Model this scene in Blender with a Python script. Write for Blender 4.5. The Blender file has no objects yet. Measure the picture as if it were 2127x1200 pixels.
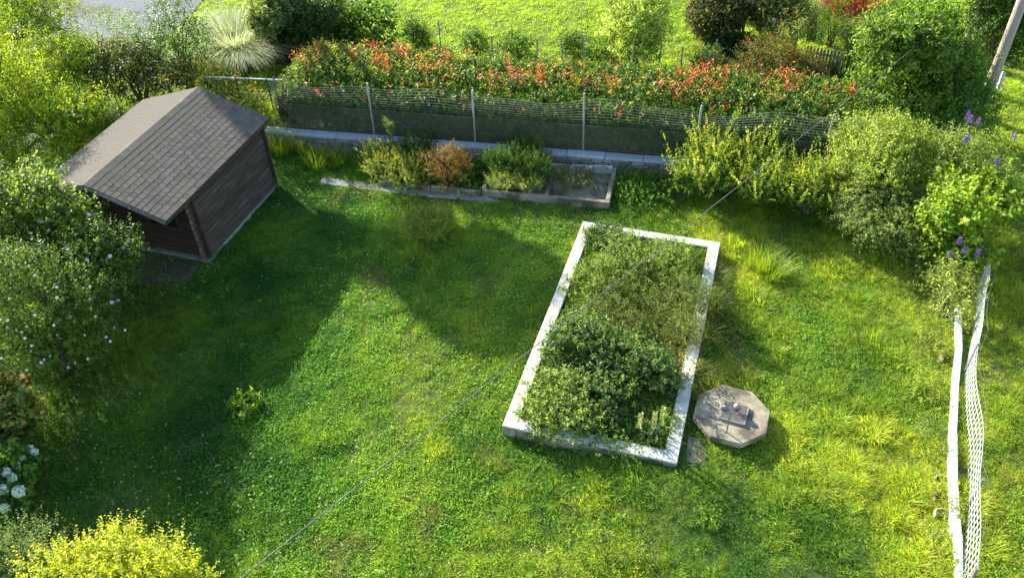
import bpy, math, random
import numpy as np
from mathutils import Vector, Matrix

# ---------------------------------------------------------------- camera, sky, sun
S = bpy.context.scene
COL = S.collection
HC = 12.8
FPX, PITCH, ROLL = 1800.0, math.radians(41.3), math.radians(-2.38)
cam = bpy.data.cameras.new('camera'); co = bpy.data.objects.new('camera', cam); COL.objects.link(co)
_fw = Vector((0, math.cos(PITCH), -math.sin(PITCH))); _up = Vector((0, math.sin(PITCH), math.cos(PITCH))); _rt = Vector((1, 0, 0))
_r = _rt * math.cos(ROLL) + _up * math.sin(ROLL); _u = -_rt * math.sin(ROLL) + _up * math.cos(ROLL)
co.matrix_world = Matrix(((_r.x, _u.x, -_fw.x, 0), (_r.y, _u.y, -_fw.y, 0), (_r.z, _u.z, -_fw.z, HC), (0, 0, 0, 1)))
cam.sensor_width = 36.0; cam.lens = 36.0 * FPX / 2127.0; cam.clip_end = 2000; cam.clip_start = .1
S.camera = co
SUN_EL, SUN_D = 25.0, (0.65, -0.76)          # elevation, direction the light travels on the ground
w = bpy.data.worlds.new('World'); S.world = w; w.use_nodes = True
nt = w.node_tree; bg = nt.nodes['Background']; sky = nt.nodes.new('ShaderNodeTexSky'); sky.sky_type = 'NISHITA'
sky.sun_disc = False; sky.sun_elevation = math.radians(SUN_EL); sky.sun_rotation = math.atan2(-SUN_D[0], -SUN_D[1])
sky.air_density = 1.0; sky.dust_density = .6
nt.links.new(sky.outputs[0], bg.inputs[0]); bg.inputs[1].default_value = 0.135
sl = bpy.data.lights.new('sun', 'SUN'); sl.energy = 5.0; sl.angle = math.radians(.6); sl.color = (1, .93, .80)
so = bpy.data.objects.new('sun', sl); COL.objects.link(so); so.location = (-20, 30, 25)
_sd = Vector((SUN_D[0] * math.cos(math.radians(SUN_EL)), SUN_D[1] * math.cos(math.radians(SUN_EL)), -math.sin(math.radians(SUN_EL))))
so.rotation_euler = _sd.to_track_quat('-Z', 'Y').to_euler()
S.view_settings.view_transform = 'Standard'; S.view_settings.look = 'None'; S.view_settings.exposure = 1.9; S.view_settings.gamma = 1
S.render.engine = 'CYCLES'
S.cycles.max_bounces = 6; S.cycles.transparent_max_bounces = 8

# ---------------------------------------------------------------- helpers
def U(px, py, z=0.0):
    """real point at height z that the photograph shows at (px, py)"""
    d = _fw + _r * ((px - 1063.5) / FPX) - _u * ((py - 600) / FPX)
    t = (z - HC) / d.z
    return Vector((0, 0, HC)) + d * t
def depth(p): return (Vector(p) - Vector((0, 0, HC))).dot(_fw)
def nrm(v): return v / np.maximum(np.linalg.norm(v, axis=-1, keepdims=True), 1e-9)
def smooth(a, b, x): t = np.clip((x - a) / (b - a), 0, 1); return t * t * (3 - 2 * t)
_gr = np.random.default_rng(5).random((64, 64))
def vnoise(x, y, f=1.0):
    x = np.asarray(x) * f + 100.3; y = np.asarray(y) * f + 100.7
    xi = np.floor(x).astype(int); yi = np.floor(y).astype(int); fx = x - xi; fy = y - yi
    fx = fx * fx * (3 - 2 * fx); fy = fy * fy * (3 - 2 * fy)
    g = lambda a, b: _gr[a % 64, b % 64]
    return (g(xi, yi) * (1 - fx) + g(xi + 1, yi) * fx) * (1 - fy) + (g(xi, yi + 1) * (1 - fx) + g(xi + 1, yi + 1) * fx) * fy
def inpoly(x, y, poly):
    c = np.zeros(x.shape, bool); n = len(poly)
    for i in range(n):
        x1, y1 = poly[i][:2]; x2, y2 = poly[(i + 1) % n][:2]
        m = ((y1 > y) != (y2 > y)) & (x < (x2 - x1) * (y - y1) / ((y2 - y1) if y2 != y1 else 1e-9) + x1)
        c ^= m
    return c

def tag(o, label=None, cat=None, group=None, kind=None):
    if label: o['label'] = label
    if cat: o['category'] = cat
    if group: o['group'] = group
    if kind: o['kind'] = kind
    return o
def empty(name, loc, label, cat, group=None, rz=0):
    o = bpy.data.objects.new(name, None); COL.objects.link(o); o.location = loc; o.rotation_euler = (0, 0, rz)
    o.empty_display_size = .2
    return tag(o, label, cat, group)
def link(name, me, mat, parent=None, loc=None):
    o = bpy.data.objects.new(name, me); COL.objects.link(o)
    if mat is not None and len(me.materials) == 0: me.materials.append(mat)
    if parent is not None: o.parent = parent
    if loc is not None: o.location = loc
    return o
def mesh_np(name, V, F3=None, F4=None, col=None, smooth_=False):
    """fast mesh from arrays; col: one colour per face (triangles first, then quads)"""
    me = bpy.data.meshes.new(name); V = np.asarray(V, np.float32)
    n3 = 0 if F3 is None else len(F3); n4 = 0 if F4 is None else len(F4)
    me.vertices.add(len(V)); me.vertices.foreach_set('co', V.ravel())
    idx = []; 
    if n3: idx.append(np.asarray(F3, np.int32).ravel())
    if n4: idx.append(np.asarray(F4, np.int32).ravel())
    idx = np.concatenate(idx); me.loops.add(len(idx)); me.loops.foreach_set('vertex_index', idx)
    me.polygons.add(n3 + n4)
    st = np.concatenate([np.arange(n3) * 3, n3 * 3 + np.arange(n4) * 4]).astype(np.int32)
    me.polygons.foreach_set('loop_start', st)
    if smooth_: me.polygons.foreach_set('use_smooth', np.ones(n3 + n4, bool))
    if col is not None:
        a = me.attributes.new('col', 'FLOAT_COLOR', 'FACE'); c = np.ones((n3 + n4, 4), np.float32); c[:, :3] = col
        a.data.foreach_set('color', c.ravel())
    me.update(calc_edges=True); me.validate()
    return me
class MB:
    """collects boxes, tubes and prisms of ONE part"""
    def __init__(s): s.v = []; s.f = []
    def add(s, v, f):
        b = len(s.v); s.v += [tuple(p) for p in v]; s.f += [tuple(i + b for i in q) for q in f]; return s
    def box(s, c, d, M=None):
        v = [Vector((c[0] + d[0] / 2 * i, c[1] + d[1] / 2 * j, c[2] + d[2] / 2 * k)) for k in (-1, 1) for j in (-1, 1) for i in (-1, 1)]
        if M: v = [M @ p for p in v]
        return s.add(v, [(0, 2, 3, 1), (4, 5, 7, 6), (0, 1, 5, 4), (2, 6, 7, 3), (0, 4, 6, 2), (1, 3, 7, 5)])
    def beam(s, a, b, wd, h, up=Vector((0, 0, 1))):
        """bar from a to b (a, b on its centre line)"""
        a = Vector(a); b = Vector(b); d = (b - a).normalized(); sd = d.cross(up).normalized(); u2 = sd.cross(d)
        v = [p + sd * (wd / 2 * i) + u2 * (h / 2 * k) for p in (a, b) for i, k in ((-1, -1), (1, -1), (1, 1), (-1, 1))]
        return s.add(v, [(3, 2, 1, 0), (4, 5, 6, 7), (0, 1, 5, 4), (1, 2, 6, 5), (2, 3, 7, 6), (3, 0, 4, 7)])
    def tube(s, pts, rad, n=6, cap=True):
        pts = [Vector(p) for p in pts]; rad = rad if hasattr(rad, '__len__') else [rad] * len(pts); b = len(s.v); ref = None
        for i, p in enumerate(pts):
            t = (pts[min(i + 1, len(pts) - 1)] - pts[max(i - 1, 0)]).normalized()
            if ref is None: ref = t.orthogonal().normalized()
            ref = (ref - t * ref.dot(t)).normalized(); bi = t.cross(ref)
            for k in range(n):
                a = 2 * math.pi * k / n; s.v.append(tuple(p + (ref * math.cos(a) + bi * math.sin(a)) * rad[i]))
        for i in range(len(pts) - 1):
            for k in range(n): s.f.append((b + i * n + k, b + i * n + (k + 1) % n, b + (i + 1) * n + (k + 1) % n, b + (i + 1) * n + k))
        if cap:
            s.f.append(tuple(b + k for k in range(n))[::-1]); s.f.append(tuple(b + (len(pts) - 1) * n + k for k in range(n)))
        return s
    def prism(s, poly, z0, z1, inset=0):
        n = len(poly); cx = sum(p[0] for p in poly) / n; cy = sum(p[1] for p in poly) / n
        v = [(p[0], p[1], z0) for p in poly] + [(p[0] + (cx - p[0]) * inset, p[1] + (cy - p[1]) * inset, z1) for p in poly]
        return s.add(v, [tuple(range(n))[::-1], tuple(range(n, 2 * n))] + [(i, (i + 1) % n, n + (i + 1) % n, n + i) for i in range(n)])
    def build(s, name, mat, parent=None, bevel=0, smooth_=False, loc=None):
        me = bpy.data.meshes.new(name); me.from_pydata(s.v, [], s.f); me.update()
        if bevel or smooth_:
            import bmesh
            bm = bmesh.new(); bm.from_mesh(me); bmesh.ops.recalc_face_normals(bm, faces=bm.faces)
            if bevel: bmesh.ops.bevel(bm, geom=list(bm.edges), offset=bevel, segments=1, affect='EDGES', clamp_overlap=True)
            bm.to_mesh(me); bm.free()
            if smooth_: me.polygons.foreach_set('use_smooth', np.ones(len(me.polygons), bool))
        return link(name, me, mat, parent, loc)

# ---------------------------------------------------------------- materials
def nodes(name):
    m = bpy.data.materials.new(name); m.use_nodes = True; t = m.node_tree; t.nodes.clear()
    out = t.nodes.new('ShaderNodeOutputMaterial'); return m, t, out
def N(t, ty, **kw):
    n = t.nodes.new(ty)
    for k, v in kw.items(): setattr(n, k, v)
    return n
def leaf_mat(name, attr='col', inst=False, rough=.45, spec=.35, trans=.42, warm=(1.25, 1.12, .45)):
    m, t, out = nodes(name)
    a = N(t, 'ShaderNodeAttribute'); a.attribute_name = attr; a.attribute_type = 'INSTANCER' if inst else 'GEOMETRY'
    p = N(t, 'ShaderNodeBsdfPrincipled'); p.inputs['Roughness'].default_value = rough; p.inputs['Specular IOR Level'].default_value = spec
    tr = N(t, 'ShaderNodeBsdfTranslucent'); mx = N(t, 'ShaderNodeMixShader'); mx.inputs[0].default_value = trans
    mul = N(t, 'ShaderNodeMix', data_type='RGBA', blend_type='MULTIPLY'); mul.inputs[0].default_value = 1; mul.inputs[7].default_value = (*[1.55 * c for c in warm], 1)
    col = a.outputs['Color']
    if inst:                                   # per-blade variation on top of the tuft's own tint
        b = N(t, 'ShaderNodeAttribute'); b.attribute_name = 'col'
        mm = N(t, 'ShaderNodeMix', data_type='RGBA', blend_type='MULTIPLY'); mm.inputs[0].default_value = 1
        t.links.new(a.outputs['Color'], mm.inputs[6]); t.links.new(b.outputs['Color'], mm.inputs[7]); col = mm.outputs[2]
    t.links.new(col, p.inputs['Base Color']); t.links.new(col, mul.inputs[6]); t.links.new(mul.outputs[2], tr.inputs[0])
    t.links.new(p.outputs[0], mx.inputs[1]); t.links.new(tr.outputs[0], mx.inputs[2]); t.links.new(mx.outputs[0], out.inputs[0])
    return m
def surf(name, c1, c2, scale=6, rough=.85, detail=8, bump=.3, bscale=None, rand=0, spec=.3, metal=0, c3=None, s3=1.5, t3=(.5, .62), stretch=None):
    """noise-mottled solid surface; c3: a second, larger-scale stain colour"""
    m, t, out = nodes(name); L = t.links.new
    p = N(t, 'ShaderNodeBsdfPrincipled'); p.inputs['Roughness'].default_value = rough; p.inputs['Specular IOR Level'].default_value = spec; p.inputs['Metallic'].default_value = metal
    tc = N(t, 'ShaderNodeTexCoord'); mp = N(t, 'ShaderNodeMapping'); L(tc.outputs['Object'], mp.inputs[0])
    if stretch: mp.inputs['Scale'].default_value = stretch
    if rand:
        oi = N(t, 'ShaderNodeObjectInfo'); vm = N(t, 'ShaderNodeVectorMath', operation='SCALE'); vm.inputs[0].default_value = (37, 19, 23)
        L(oi.outputs['Random'], vm.inputs['Scale']); L(vm.outputs[0], mp.inputs['Location'])
    n = N(t, 'ShaderNodeTexNoise'); n.inputs['Scale'].default_value = scale; n.inputs['Detail'].default_value = detail; n.inputs['Roughness'].default_value = .65
    L(mp.outputs[0], n.inputs['Vector'])
    r = N(t, 'ShaderNodeValToRGB'); r.color_ramp.elements[0].position = .32; r.color_ramp.elements[1].position = .7
    r.color_ramp.elements[0].color = (*c1, 1); r.color_ramp.elements[1].color = (*c2, 1); L(n.outputs[0], r.inputs[0]); c = r.outputs[0]
    if c3:
        n3 = N(t, 'ShaderNodeTexNoise'); n3.inputs['Scale'].default_value = s3; n3.inputs['Detail'].default_value = 5; L(mp.outputs[0], n3.inputs['Vector'])
        r3 = N(t, 'ShaderNodeValToRGB'); r3.color_ramp.elements[0].position = t3[0]; r3.color_ramp.elements[1].position = t3[1]; L(n3.outputs[0], r3.inputs[0])
        mx = N(t, 'ShaderNodeMix', data_type='RGBA'); L(r3.outputs[0], mx.inputs[0]); L(c, mx.inputs[6]); mx.inputs[7].default_value = (*c3, 1); c = mx.outputs[2]
    if rand:
        hv = N(t, 'ShaderNodeHueSaturation'); mr = N(t, 'ShaderNodeMapRange'); mr.inputs[3].default_value = 1 - rand; mr.inputs[4].default_value = 1 + rand
        L(oi.outputs['Random'], mr.inputs[0]); L(mr.outputs[0], hv.inputs['Value']); L(c, hv.inputs['Color']); c = hv.outputs[0]
    L(c, p.inputs['Base Color'])
    if bump:
        nb = N(t, 'ShaderNodeTexNoise'); nb.inputs['Scale'].default_value = bscale or scale * 4; nb.inputs['Detail'].default_value = 6; L(mp.outputs[0], nb.inputs['Vector'])
        b = N(t, 'ShaderNodeBump'); b.inputs['Strength'].default_value = bump; b.inputs['Distance'].default_value = .02
        L(nb.outputs[0], b.inputs['Height']); L(b.outputs[0], p.inputs['Normal'])
    L(p.outputs[0], out.inputs[0]); return m
LEAF = leaf_mat('leaf', rough=.47, spec=.24, trans=.44); LEAFG = leaf_mat('glossy_leaf', rough=.42, spec=.3, trans=.38); PALE = leaf_mat('pale_blade', rough=.6, spec=.15, trans=.4, warm=(.75, .75, .6)); PETAL = leaf_mat('petal', trans=.3, rough=.7, spec=.1, warm=(.65, .65, .65))
GRASS = leaf_mat('grass_blade', 'tint', True, rough=.55, spec=.12, trans=.5, warm=(1.2, 1.2, .5))
BARK = surf('bark', (.05, .035, .022), (.13, .10, .07), 14, stretch=(1, 1, .25))
TWIG = surf('dead_twig', (.16, .13, .10), (.30, .26, .2), 14)
LITTER = surf('leaf_litter', (.02, .016, .009), (.075, .055, .033), 22, bump=.6)
SOIL = surf('soil', (.035, .028, .018), (.09, .07, .045), 5, c3=(.05, .075, .018), s3=1.2)
LAWNM = surf('lawn_ground', (.03, .05, .009), (.07, .095, .018), 3.2, bump=.6, c3=(.085, .08, .03), s3=.6, t3=(.55, .75))
CONC = surf('concrete', (.40, .38, .32), (.64, .62, .56), 7, bump=.5, c3=(.26, .235, .17), s3=2.6, t3=(.56, .74))
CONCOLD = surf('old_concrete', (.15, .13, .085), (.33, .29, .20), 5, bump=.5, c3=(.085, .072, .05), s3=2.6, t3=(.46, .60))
CONCGREY = surf('grey_concrete', (.17, .17, .16), (.30, .29, .27), 9, bump=.4, c3=(.12, .11, .09), s3=1.3)
COPING = surf('coping_concrete', (.23, .28, .31), (.33, .38, .41), 8, bump=.2, rand=.07)
STONE = surf('wall_stone', (.12, .11, .095), (.30, .28, .24), 7, bump=.7, rand=.35)
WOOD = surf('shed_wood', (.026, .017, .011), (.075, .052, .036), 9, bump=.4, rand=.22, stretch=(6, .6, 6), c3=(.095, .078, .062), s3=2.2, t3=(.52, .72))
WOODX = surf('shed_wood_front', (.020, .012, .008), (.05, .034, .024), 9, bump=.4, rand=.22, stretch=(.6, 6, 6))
LOGEND = surf('log_end', (.08, .055, .03), (.19, .13, .075), 16, rand=.3)
SHING = surf('shingle', (.062, .053, .044), (.118, .101, .083), 55, rough=.95, bump=.5, bscale=180, rand=.20, c3=(.085, .082, .05), s3=3, t3=(.5, .7))
SHINGW = surf('shingle_field', (.055, .048, .040), (.108, .093, .077), 55, rough=.95, bump=.5, bscale=180, c3=(.08, .075, .055), s3=9, t3=(.45, .6))
METAL = surf('galvanised', (.42, .43, .43), (.62, .63, .63), 12, rough=.5, bump=.05, metal=.35)
GALV = surf('zinc_wire', (.55, .56, .56), (.72, .73, .73), 6, rough=.5, bump=0)
WIRE = surf('fence_wire', (.09, .11, .08), (.17, .19, .14), 3, rough=.85, bump=0)
RUST = surf('rusty_wire', (.13, .12, .085), (.24, .215, .155), 3, rough=.7, bump=0)
POSTM = surf('post_concrete', (.26, .24, .19), (.42, .39, .31), 14, rand=.15)
DARKM = surf('dark_metal', (.03, .03, .032), (.07, .07, .07), 10, rough=.5)
POLE = surf('pole_timber', (.20, .165, .13), (.38, .33, .28), 10, stretch=(4, 4, .25), bump=.5)
WHITE = surf('white_paint', (.70, .70, .68), (.84, .84, .82), 9, rough=.7, bump=.25, c3=(.55, .55, .48), s3=5, t3=(.62, .75))
GRAVEL = surf('gravel', (.045, .055, .07), (.095, .108, .13), 38, bump=.6, c3=(.02, .03, .012), s3=.55, t3=(.52, .60))
TILE = surf('terracotta', (.30, .22, .14), (.46, .37, .26), 9, rand=.2)
CABLE = surf('cable_rubber', (.06, .06, .065), (.11, .11, .11), 30, rough=.55, bump=0)
HATCH = surf('hatch_metal', (.16, .13, .11), (.30, .26, .22), 22, rough=.55, bump=.2, metal=.3)
REDP = surf('red_paint', (.55, .07, .05), (.68, .14, .10), 20, rough=.5)
GREENP = surf('green_paint', (.06, .10, .05), (.10, .15, .07), 20, rough=.5)
SIGN = surf('sign_white', (.72, .75, .78), (.82, .84, .86), 10, rough=.5, bump=0)
m, t, out = nodes('window_glass'); p_ = N(t, 'ShaderNodeBsdfPrincipled'); p_.inputs['Base Color'].default_value = (.01, .012, .014, 1); p_.inputs['Roughness'].default_value = .12; t.links.new(p_.outputs[0], out.inputs[0]); GLASS = m

# ---------------------------------------------------------------- ground
WZ = .38                                               # level of the neighbour's garden behind the wall
WA, WB = U(548, 271, .47), U(1400, 337, .47)           # front top edge of the wall's coping
wu = (WB - WA); wu.z = 0; WL = wu.length; wu.normalize(); wv = Vector((-wu.y, wu.x, 0))
PC = Vector((2.27, 12.95, 0)); PW, PL, PYAW, PZ = 1.615, 3.24, -.3215, .33
OC = Vector((3.967, 10.416, 0)); OR = .72
def gz(x, y):
    x = np.asarray(x, float); y = np.asarray(y, float)
    z = .05 * (vnoise(x, y, .45) - .5) + .03 * (vnoise(x, y, 1.3) - .5)
    z = z + .21 * np.exp(-(((x - 3.0) / 1.6) ** 2 + ((y - 9.5) / 1.4) ** 2))
    return z
def uz(x, y):
    u = (np.asarray(x) - WA.x) * wu.x + (np.asarray(y) - WA.y) * wu.y
    return WZ * (1 - smooth(10.5, 15, u)) + .03 * (vnoise(x, y, .5) - .5)
def grid(name, us, vs, zf, mat):
    us = np.array(us); vs = np.array(vs); uu, vv = np.meshgrid(us, vs)
    x = WA.x + uu * wu.x + vv * wv.x; y = WA.y + uu * wu.y + vv * wv.y; z = zf(x, y)
    far = np.maximum(np.abs(uu) - 60, 0) + np.maximum(np.abs(vv) - 60, 0); z = z - .002 * far
    nu = len(us); i = np.arange(len(vs) - 1)[:, None] * nu + np.arange(nu - 1)[None]; i = i.ravel()
    me = mesh_np(name, np.stack([x, y, z], -1).reshape(-1, 3), F4=np.stack([i, i + 1, i + nu + 1, i + nu], 1), smooth_=True)
    return tag(link(name, me, mat), kind='structure')
_us = np.concatenate([[-400, -150, -60, -30], np.arange(-14, 26.1, .3), [34, 60, 150, 400]])
grid('lawn', _us, np.concatenate([[-400, -150, -60, -30], np.arange(-20, 0.01, .3), [0.12]]), gz, LAWNM)
grid('neighbour_garden', _us, np.concatenate([[.10], np.arange(.3, 18, .4), [24, 34, 60, 150, 500]]), uz, LAWNM)
def flat(name, pts, z, mat):
    me = bpy.data.meshes.new(name); me.from_pydata([(p.x, p.y, z) for p in pts], [], [tuple(range(len(pts)))]); me.update()
    if me.polygons[0].normal.z < 0: me.flip_normals()
    return tag(link(name, me, mat), kind='structure')
DRIVE = [U(*p, WZ) for p in ((20, 125), (20, -60), (470, -60), (400, 30), (330, 95), (290, 128))]
flat('gravel_drive', DRIVE, WZ + .05, GRAVEL)

# ---------------------------------------------------------------- foliage
def leafmesh(name, base, d, n, L, W, col, fold=.3, curl=.18, mat=LEAF, parent=None, mid=.48):
    s = nrm(np.cross(d, n)); n2 = np.cross(s, d); L = np.asarray(L)[:, None]; W = np.asarray(W)[:, None]
    k = len(base); V = np.empty((k, 4, 3), np.float32)
    V[:, 0] = base; V[:, 2] = base + d * L - n2 * (curl * L)
    V[:, 1] = base + d * L * mid + s * W * .5 + n2 * W * fold * .5; V[:, 3] = base + d * L * mid - s * W * .5 + n2 * W * fold * .5
    i = np.arange(k)[:, None] * 4; F = np.concatenate([i + [0, 1, 2], i + [0, 2, 3]], 1).reshape(-1, 3)
    return link(name, mesh_np(name, V.reshape(-1, 3), F3=F, col=np.repeat(col, 2, 0)), mat, parent)
def Bl(px, py, zc, rw, rh, rd=None):
    """crown lobe: centre at height zc where the photograph shows (px, py); half width / half height given as seen there"""
    c = U(px, py, zc); dp = depth(c); rx = rw * dp / FPX; H = rh * dp / FPX; ry = rd if rd else rx
    v = Vector((0, 0, HC)) - c; el = math.asin(v.z / v.length)
    rz = math.sqrt(max(H * H - (ry * math.sin(el)) ** 2, (.35 * H) ** 2)) / math.cos(el)
    return (np.array(c), np.array([rx, ry, rz]))
def clumps(g, blobs):
    """break each large lobe into many small leafy clumps with gaps between them"""
    out_ = []
    for c, r in blobs:
        if r.mean() < .32: out_.append((c, r)); continue
        m_ = int(9 + 7 * r.mean()); v = nrm(g.normal(size=(m_ * 3, 3))); v = v[v[:, 2] > -.45][:m_]
        for q in v:
            f = g.uniform(.28, .46); out_.append((c + q * r * g.uniform(.65, .92), np.maximum(r * f, .16)))
        out_.append((c, r * .72))
    return out_
def crown(seed, blobs, n, ls, k, ll, lw, pal, up=.35, spread=.95, shell=.45, lump=.38, tip=None, tipp=.0, tipfrom=.6, droop=0., down=.35, zmin=None, jit=.18, twist=.55, clump=True):
    """arrays for n leafy shoots of k leaves each, spread over the lobes"""
    g = np.random.default_rng(seed)
    if clump: blobs = clumps(g, blobs)
    C = np.array([b[0] for b in blobs]); Rr = np.array([b[1] for b in blobs])
    wt = np.cbrt(Rr.prod(1)) ** 2; bi = g.choice(len(blobs), int(n * 1.9), p=wt / wt.sum())
    v = nrm(g.normal(size=(len(bi), 3))); keep = g.random(len(bi)) < np.where(v[:, 2] < -.25, down, 1); bi = bi[keep]; v = v[keep]
    ph = g.random((len(blobs), 3)) * 6
    q = v * 3.1 + ph[bi]; lum = (np.sin(q[:, 0] * 1.7 + 1.3 * np.sin(q[:, 1])) + np.sin(q[:, 1] * 2.1 + q[:, 2]) + np.sin(q[:, 2] * 1.9 + 2 * q[:, 0])) / 3
    rr = (1 - shell * g.random(len(bi)) ** 1.4) * (1 + lump * lum + .08 * g.normal(size=len(bi)))
    p = C[bi] + v * Rr[bi] * rr[:, None]
    ins = np.zeros(len(bi), bool)
    for j in range(len(blobs)): ins |= (bi != j) & ((((p - C[j]) / Rr[j]) ** 2).sum(1) < .45)
    if zmin is not None: ins |= p[:, 2] < zmin
    p = p[~ins][:n]; v = v[~ins][:n]; bb = bi[~ins][:n]; lm = lum[~ins][:n]; n = len(p)
    ax = nrm(v * .8 + np.array([0, 0, up]) + g.normal(size=(n, 3)) * .32); sl_ = ls * (.55 + .9 * g.random(n))
    t = (np.arange(k) + .6) / k; tt = np.tile(t, (n, 1)) + g.normal(size=(n, k)) * .03
    pos = p[:, None] + ax[:, None] * (sl_[:, None] * tt)[..., None]; pos[..., 2] -= droop * (sl_[:, None] * tt ** 2)
    a1 = nrm(np.cross(ax, g.normal(size=(n, 3)))); a2 = np.cross(ax, a1)
    an = np.arange(k)[None] * 2.4 + g.random((n, 1)) * 6.28 + g.normal(size=(n, k)) * .3
    rad = a1[:, None] * np.cos(an)[..., None] + a2[:, None] * np.sin(an)[..., None]
    d = nrm(ax[:, None] * (.25 + .55 * tt)[..., None] + rad * spread + g.normal(size=(n, k, 3)) * .15)
    nn = nrm(ax[:, None] * .6 + np.array([0, 0, .55]) + g.normal(size=(n, k, 3)) * twist)
    sz = (.7 + .6 * g.random((n, k))) * (1.05 - .45 * tt)
    pal = np.array(pal); f = np.clip(.5 + .35 * g.normal(size=(n, 1)) + .25 * lm[:, None] + .25 * g.normal(size=(n, k)), 0, 1) * (len(pal) - 1)
    i0 = np.minimum(f.astype(int), len(pal) - 2); fr = (f - i0)[..., None]; col = pal[i0] * (1 - fr) + pal[i0 + 1] * fr
    col = col * (1 + jit * g.normal(size=(n, k, 1)))
    if tip is not None:
        on = (g.random((n, 1)) < tipp) & (v[:, 2:3] > -.2) & (tt > tipfrom); tp = np.array(tip); tc = tp[g.integers(0, len(tp), (n, k))]
        col = np.where(on[..., None], tc * (1 + .2 * g.normal(size=(n, k, 1))), col)
    col = np.clip(col * np.array((1.15, 1.22, .75)), .004, .95)
    return dict(base=pos.reshape(-1, 3), d=d.reshape(-1, 3), n=nn.reshape(-1, 3), L=(ll * sz).ravel(), W=(lw * sz).ravel(), col=col.reshape(-1, 3), tips=(p + ax * sl_[:, None], ax, v))
def limbs(seed, root, base, blobs, n=7, r0=.05, mat=BARK, name='trunk', spr=.15):
    rnd = random.Random(seed); mb = MB()
    for i in range(n):
        c, r = blobs[i % len(blobs)]
        a = rnd.uniform(0, 6.28); q = rnd.uniform(.2, .75)
        e = Vector((c[0] + math.cos(a) * r[0] * q, c[1] + math.sin(a) * r[1] * q, c[2] + r[2] * rnd.uniform(-.1, .75)))
        s = base + Vector((rnd.uniform(-spr, spr), rnd.uniform(-spr, spr), -.06)); h = (e - s)
        m1 = s + Vector((h.x * .22, h.y * .22, h.z * .45)) + Vector((rnd.uniform(-.06, .06), rnd.uniform(-.06, .06), 0)); m2 = s + Vector((h.x * .6, h.y * .6, h.z * .78))
        mb.tube([s, m1, m2, e], [r0, r0 * .75, r0 * .5, r0 * .18], 5)
    o = mb.build(name, mat, root, smooth_=True); return o
def plant(name, label, cat, blobs, seed, n, ls, k, ll, lw, pal, gz_=None, base=None, group=None, mat=LEAF, limb=7, r0=.035, crown_name='crown', trunk_name='trunk', fold=.3, curl=.18, mid=.48, **kw):
    b0 = blobs[0]; low = min(blobs, key=lambda b: b[0][2] - b[1][2])
    if base is None:
        cx = sum(b[0][0] * b[1][0] for b in blobs) / sum(b[1][0] for b in blobs); cy = sum(b[0][1] * b[1][0] for b in blobs) / sum(b[1][0] for b in blobs)
        base = Vector((cx, cy, 0))
    if gz_ is None:
        u = (base.x - WA.x) * wu.x + (base.y - WA.y) * wu.y; vv = (base.x - WA.x) * wv.x + (base.y - WA.y) * wv.y
        gz_ = float(uz(base.x, base.y)) if vv > 0.1 else float(gz(base.x, base.y))
    base = Vector((base.x, base.y, gz_))
    root = empty(name, base, label, cat, group)
    lb = [(b[0] - np.array(base), b[1]) for b in blobs]
    A = crown(seed, lb, n, ls, k, ll, lw, pal, zmin=kw.pop('zmin', .0), **kw); tips = A.pop('tips')
    leafmesh(crown_name, mat=mat, parent=root, fold=fold, curl=curl, mid=mid, **A)
    if limb: limbs(seed, root, Vector((0, 0, 0)), lb, limb, r0, name=trunk_name)
    return root, tips, lb
def blades(seed, n, r, h, lean, wd, seg=4, hv=.35):
    """fountain of arching grass blades round the origin -> verts, quads"""
    g = np.random.default_rng(seed); a = g.random(n) * 6.28; rr = r * np.sqrt(g.random(n)); b = np.stack([rr * np.cos(a), rr * np.sin(a), np.zeros(n)], 1)
    az = a + g.normal(size=n) * .5; out_ = np.stack([np.cos(az), np.sin(az), np.zeros(n)], 1); sd = np.stack([-np.sin(az), np.cos(az), np.zeros(n)], 1)
    H = h * (1 - hv + 2 * hv * g.random(n)); le = lean * (.3 + 1.0 * g.random(n)); V = np.empty((n, seg + 1, 2, 3))
    for i in range(seg + 1):
        t = i / seg; c = b + out_ * (H * le * t ** 1.8)[:, None]; c[:, 2] += H * (t - .35 * np.minimum(le, 1.4) * t ** 2.4)
        wv_ = wd * (1 - .93 * t ** 1.5); V[:, i, 0] = c - sd * wv_ / 2; V[:, i, 1] = c + sd * wv_ / 2
    i = np.arange(n)[:, None] * (seg + 1) * 2; F = np.concatenate([i + [2 * s, 2 * s + 1, 2 * s + 3, 2 * s + 2] for s in range(seg)], 1).reshape(-1, 4)
    return V.reshape(-1, 3), F
def grassclump(name, label, cat, p, seed, n, r, h, lean, wd, pal, group=None, seg=4, mat=None):
    root = empty(name, p, label, cat, group); V, F = blades(seed, n, r, h, lean, wd, seg); V[:, 2] -= .02
    g = np.random.default_rng(seed + 1); pal = np.array(pal); c = pal[g.integers(0, len(pal), n)] * (1 + .15 * g.normal(size=(n, 1)))
    link('leaf_blades', mesh_np('leaf_blades', V, F4=F, col=np.repeat(np.clip(c, .005, .9), seg, 0)), mat or LEAF, root)
    return root

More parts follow.
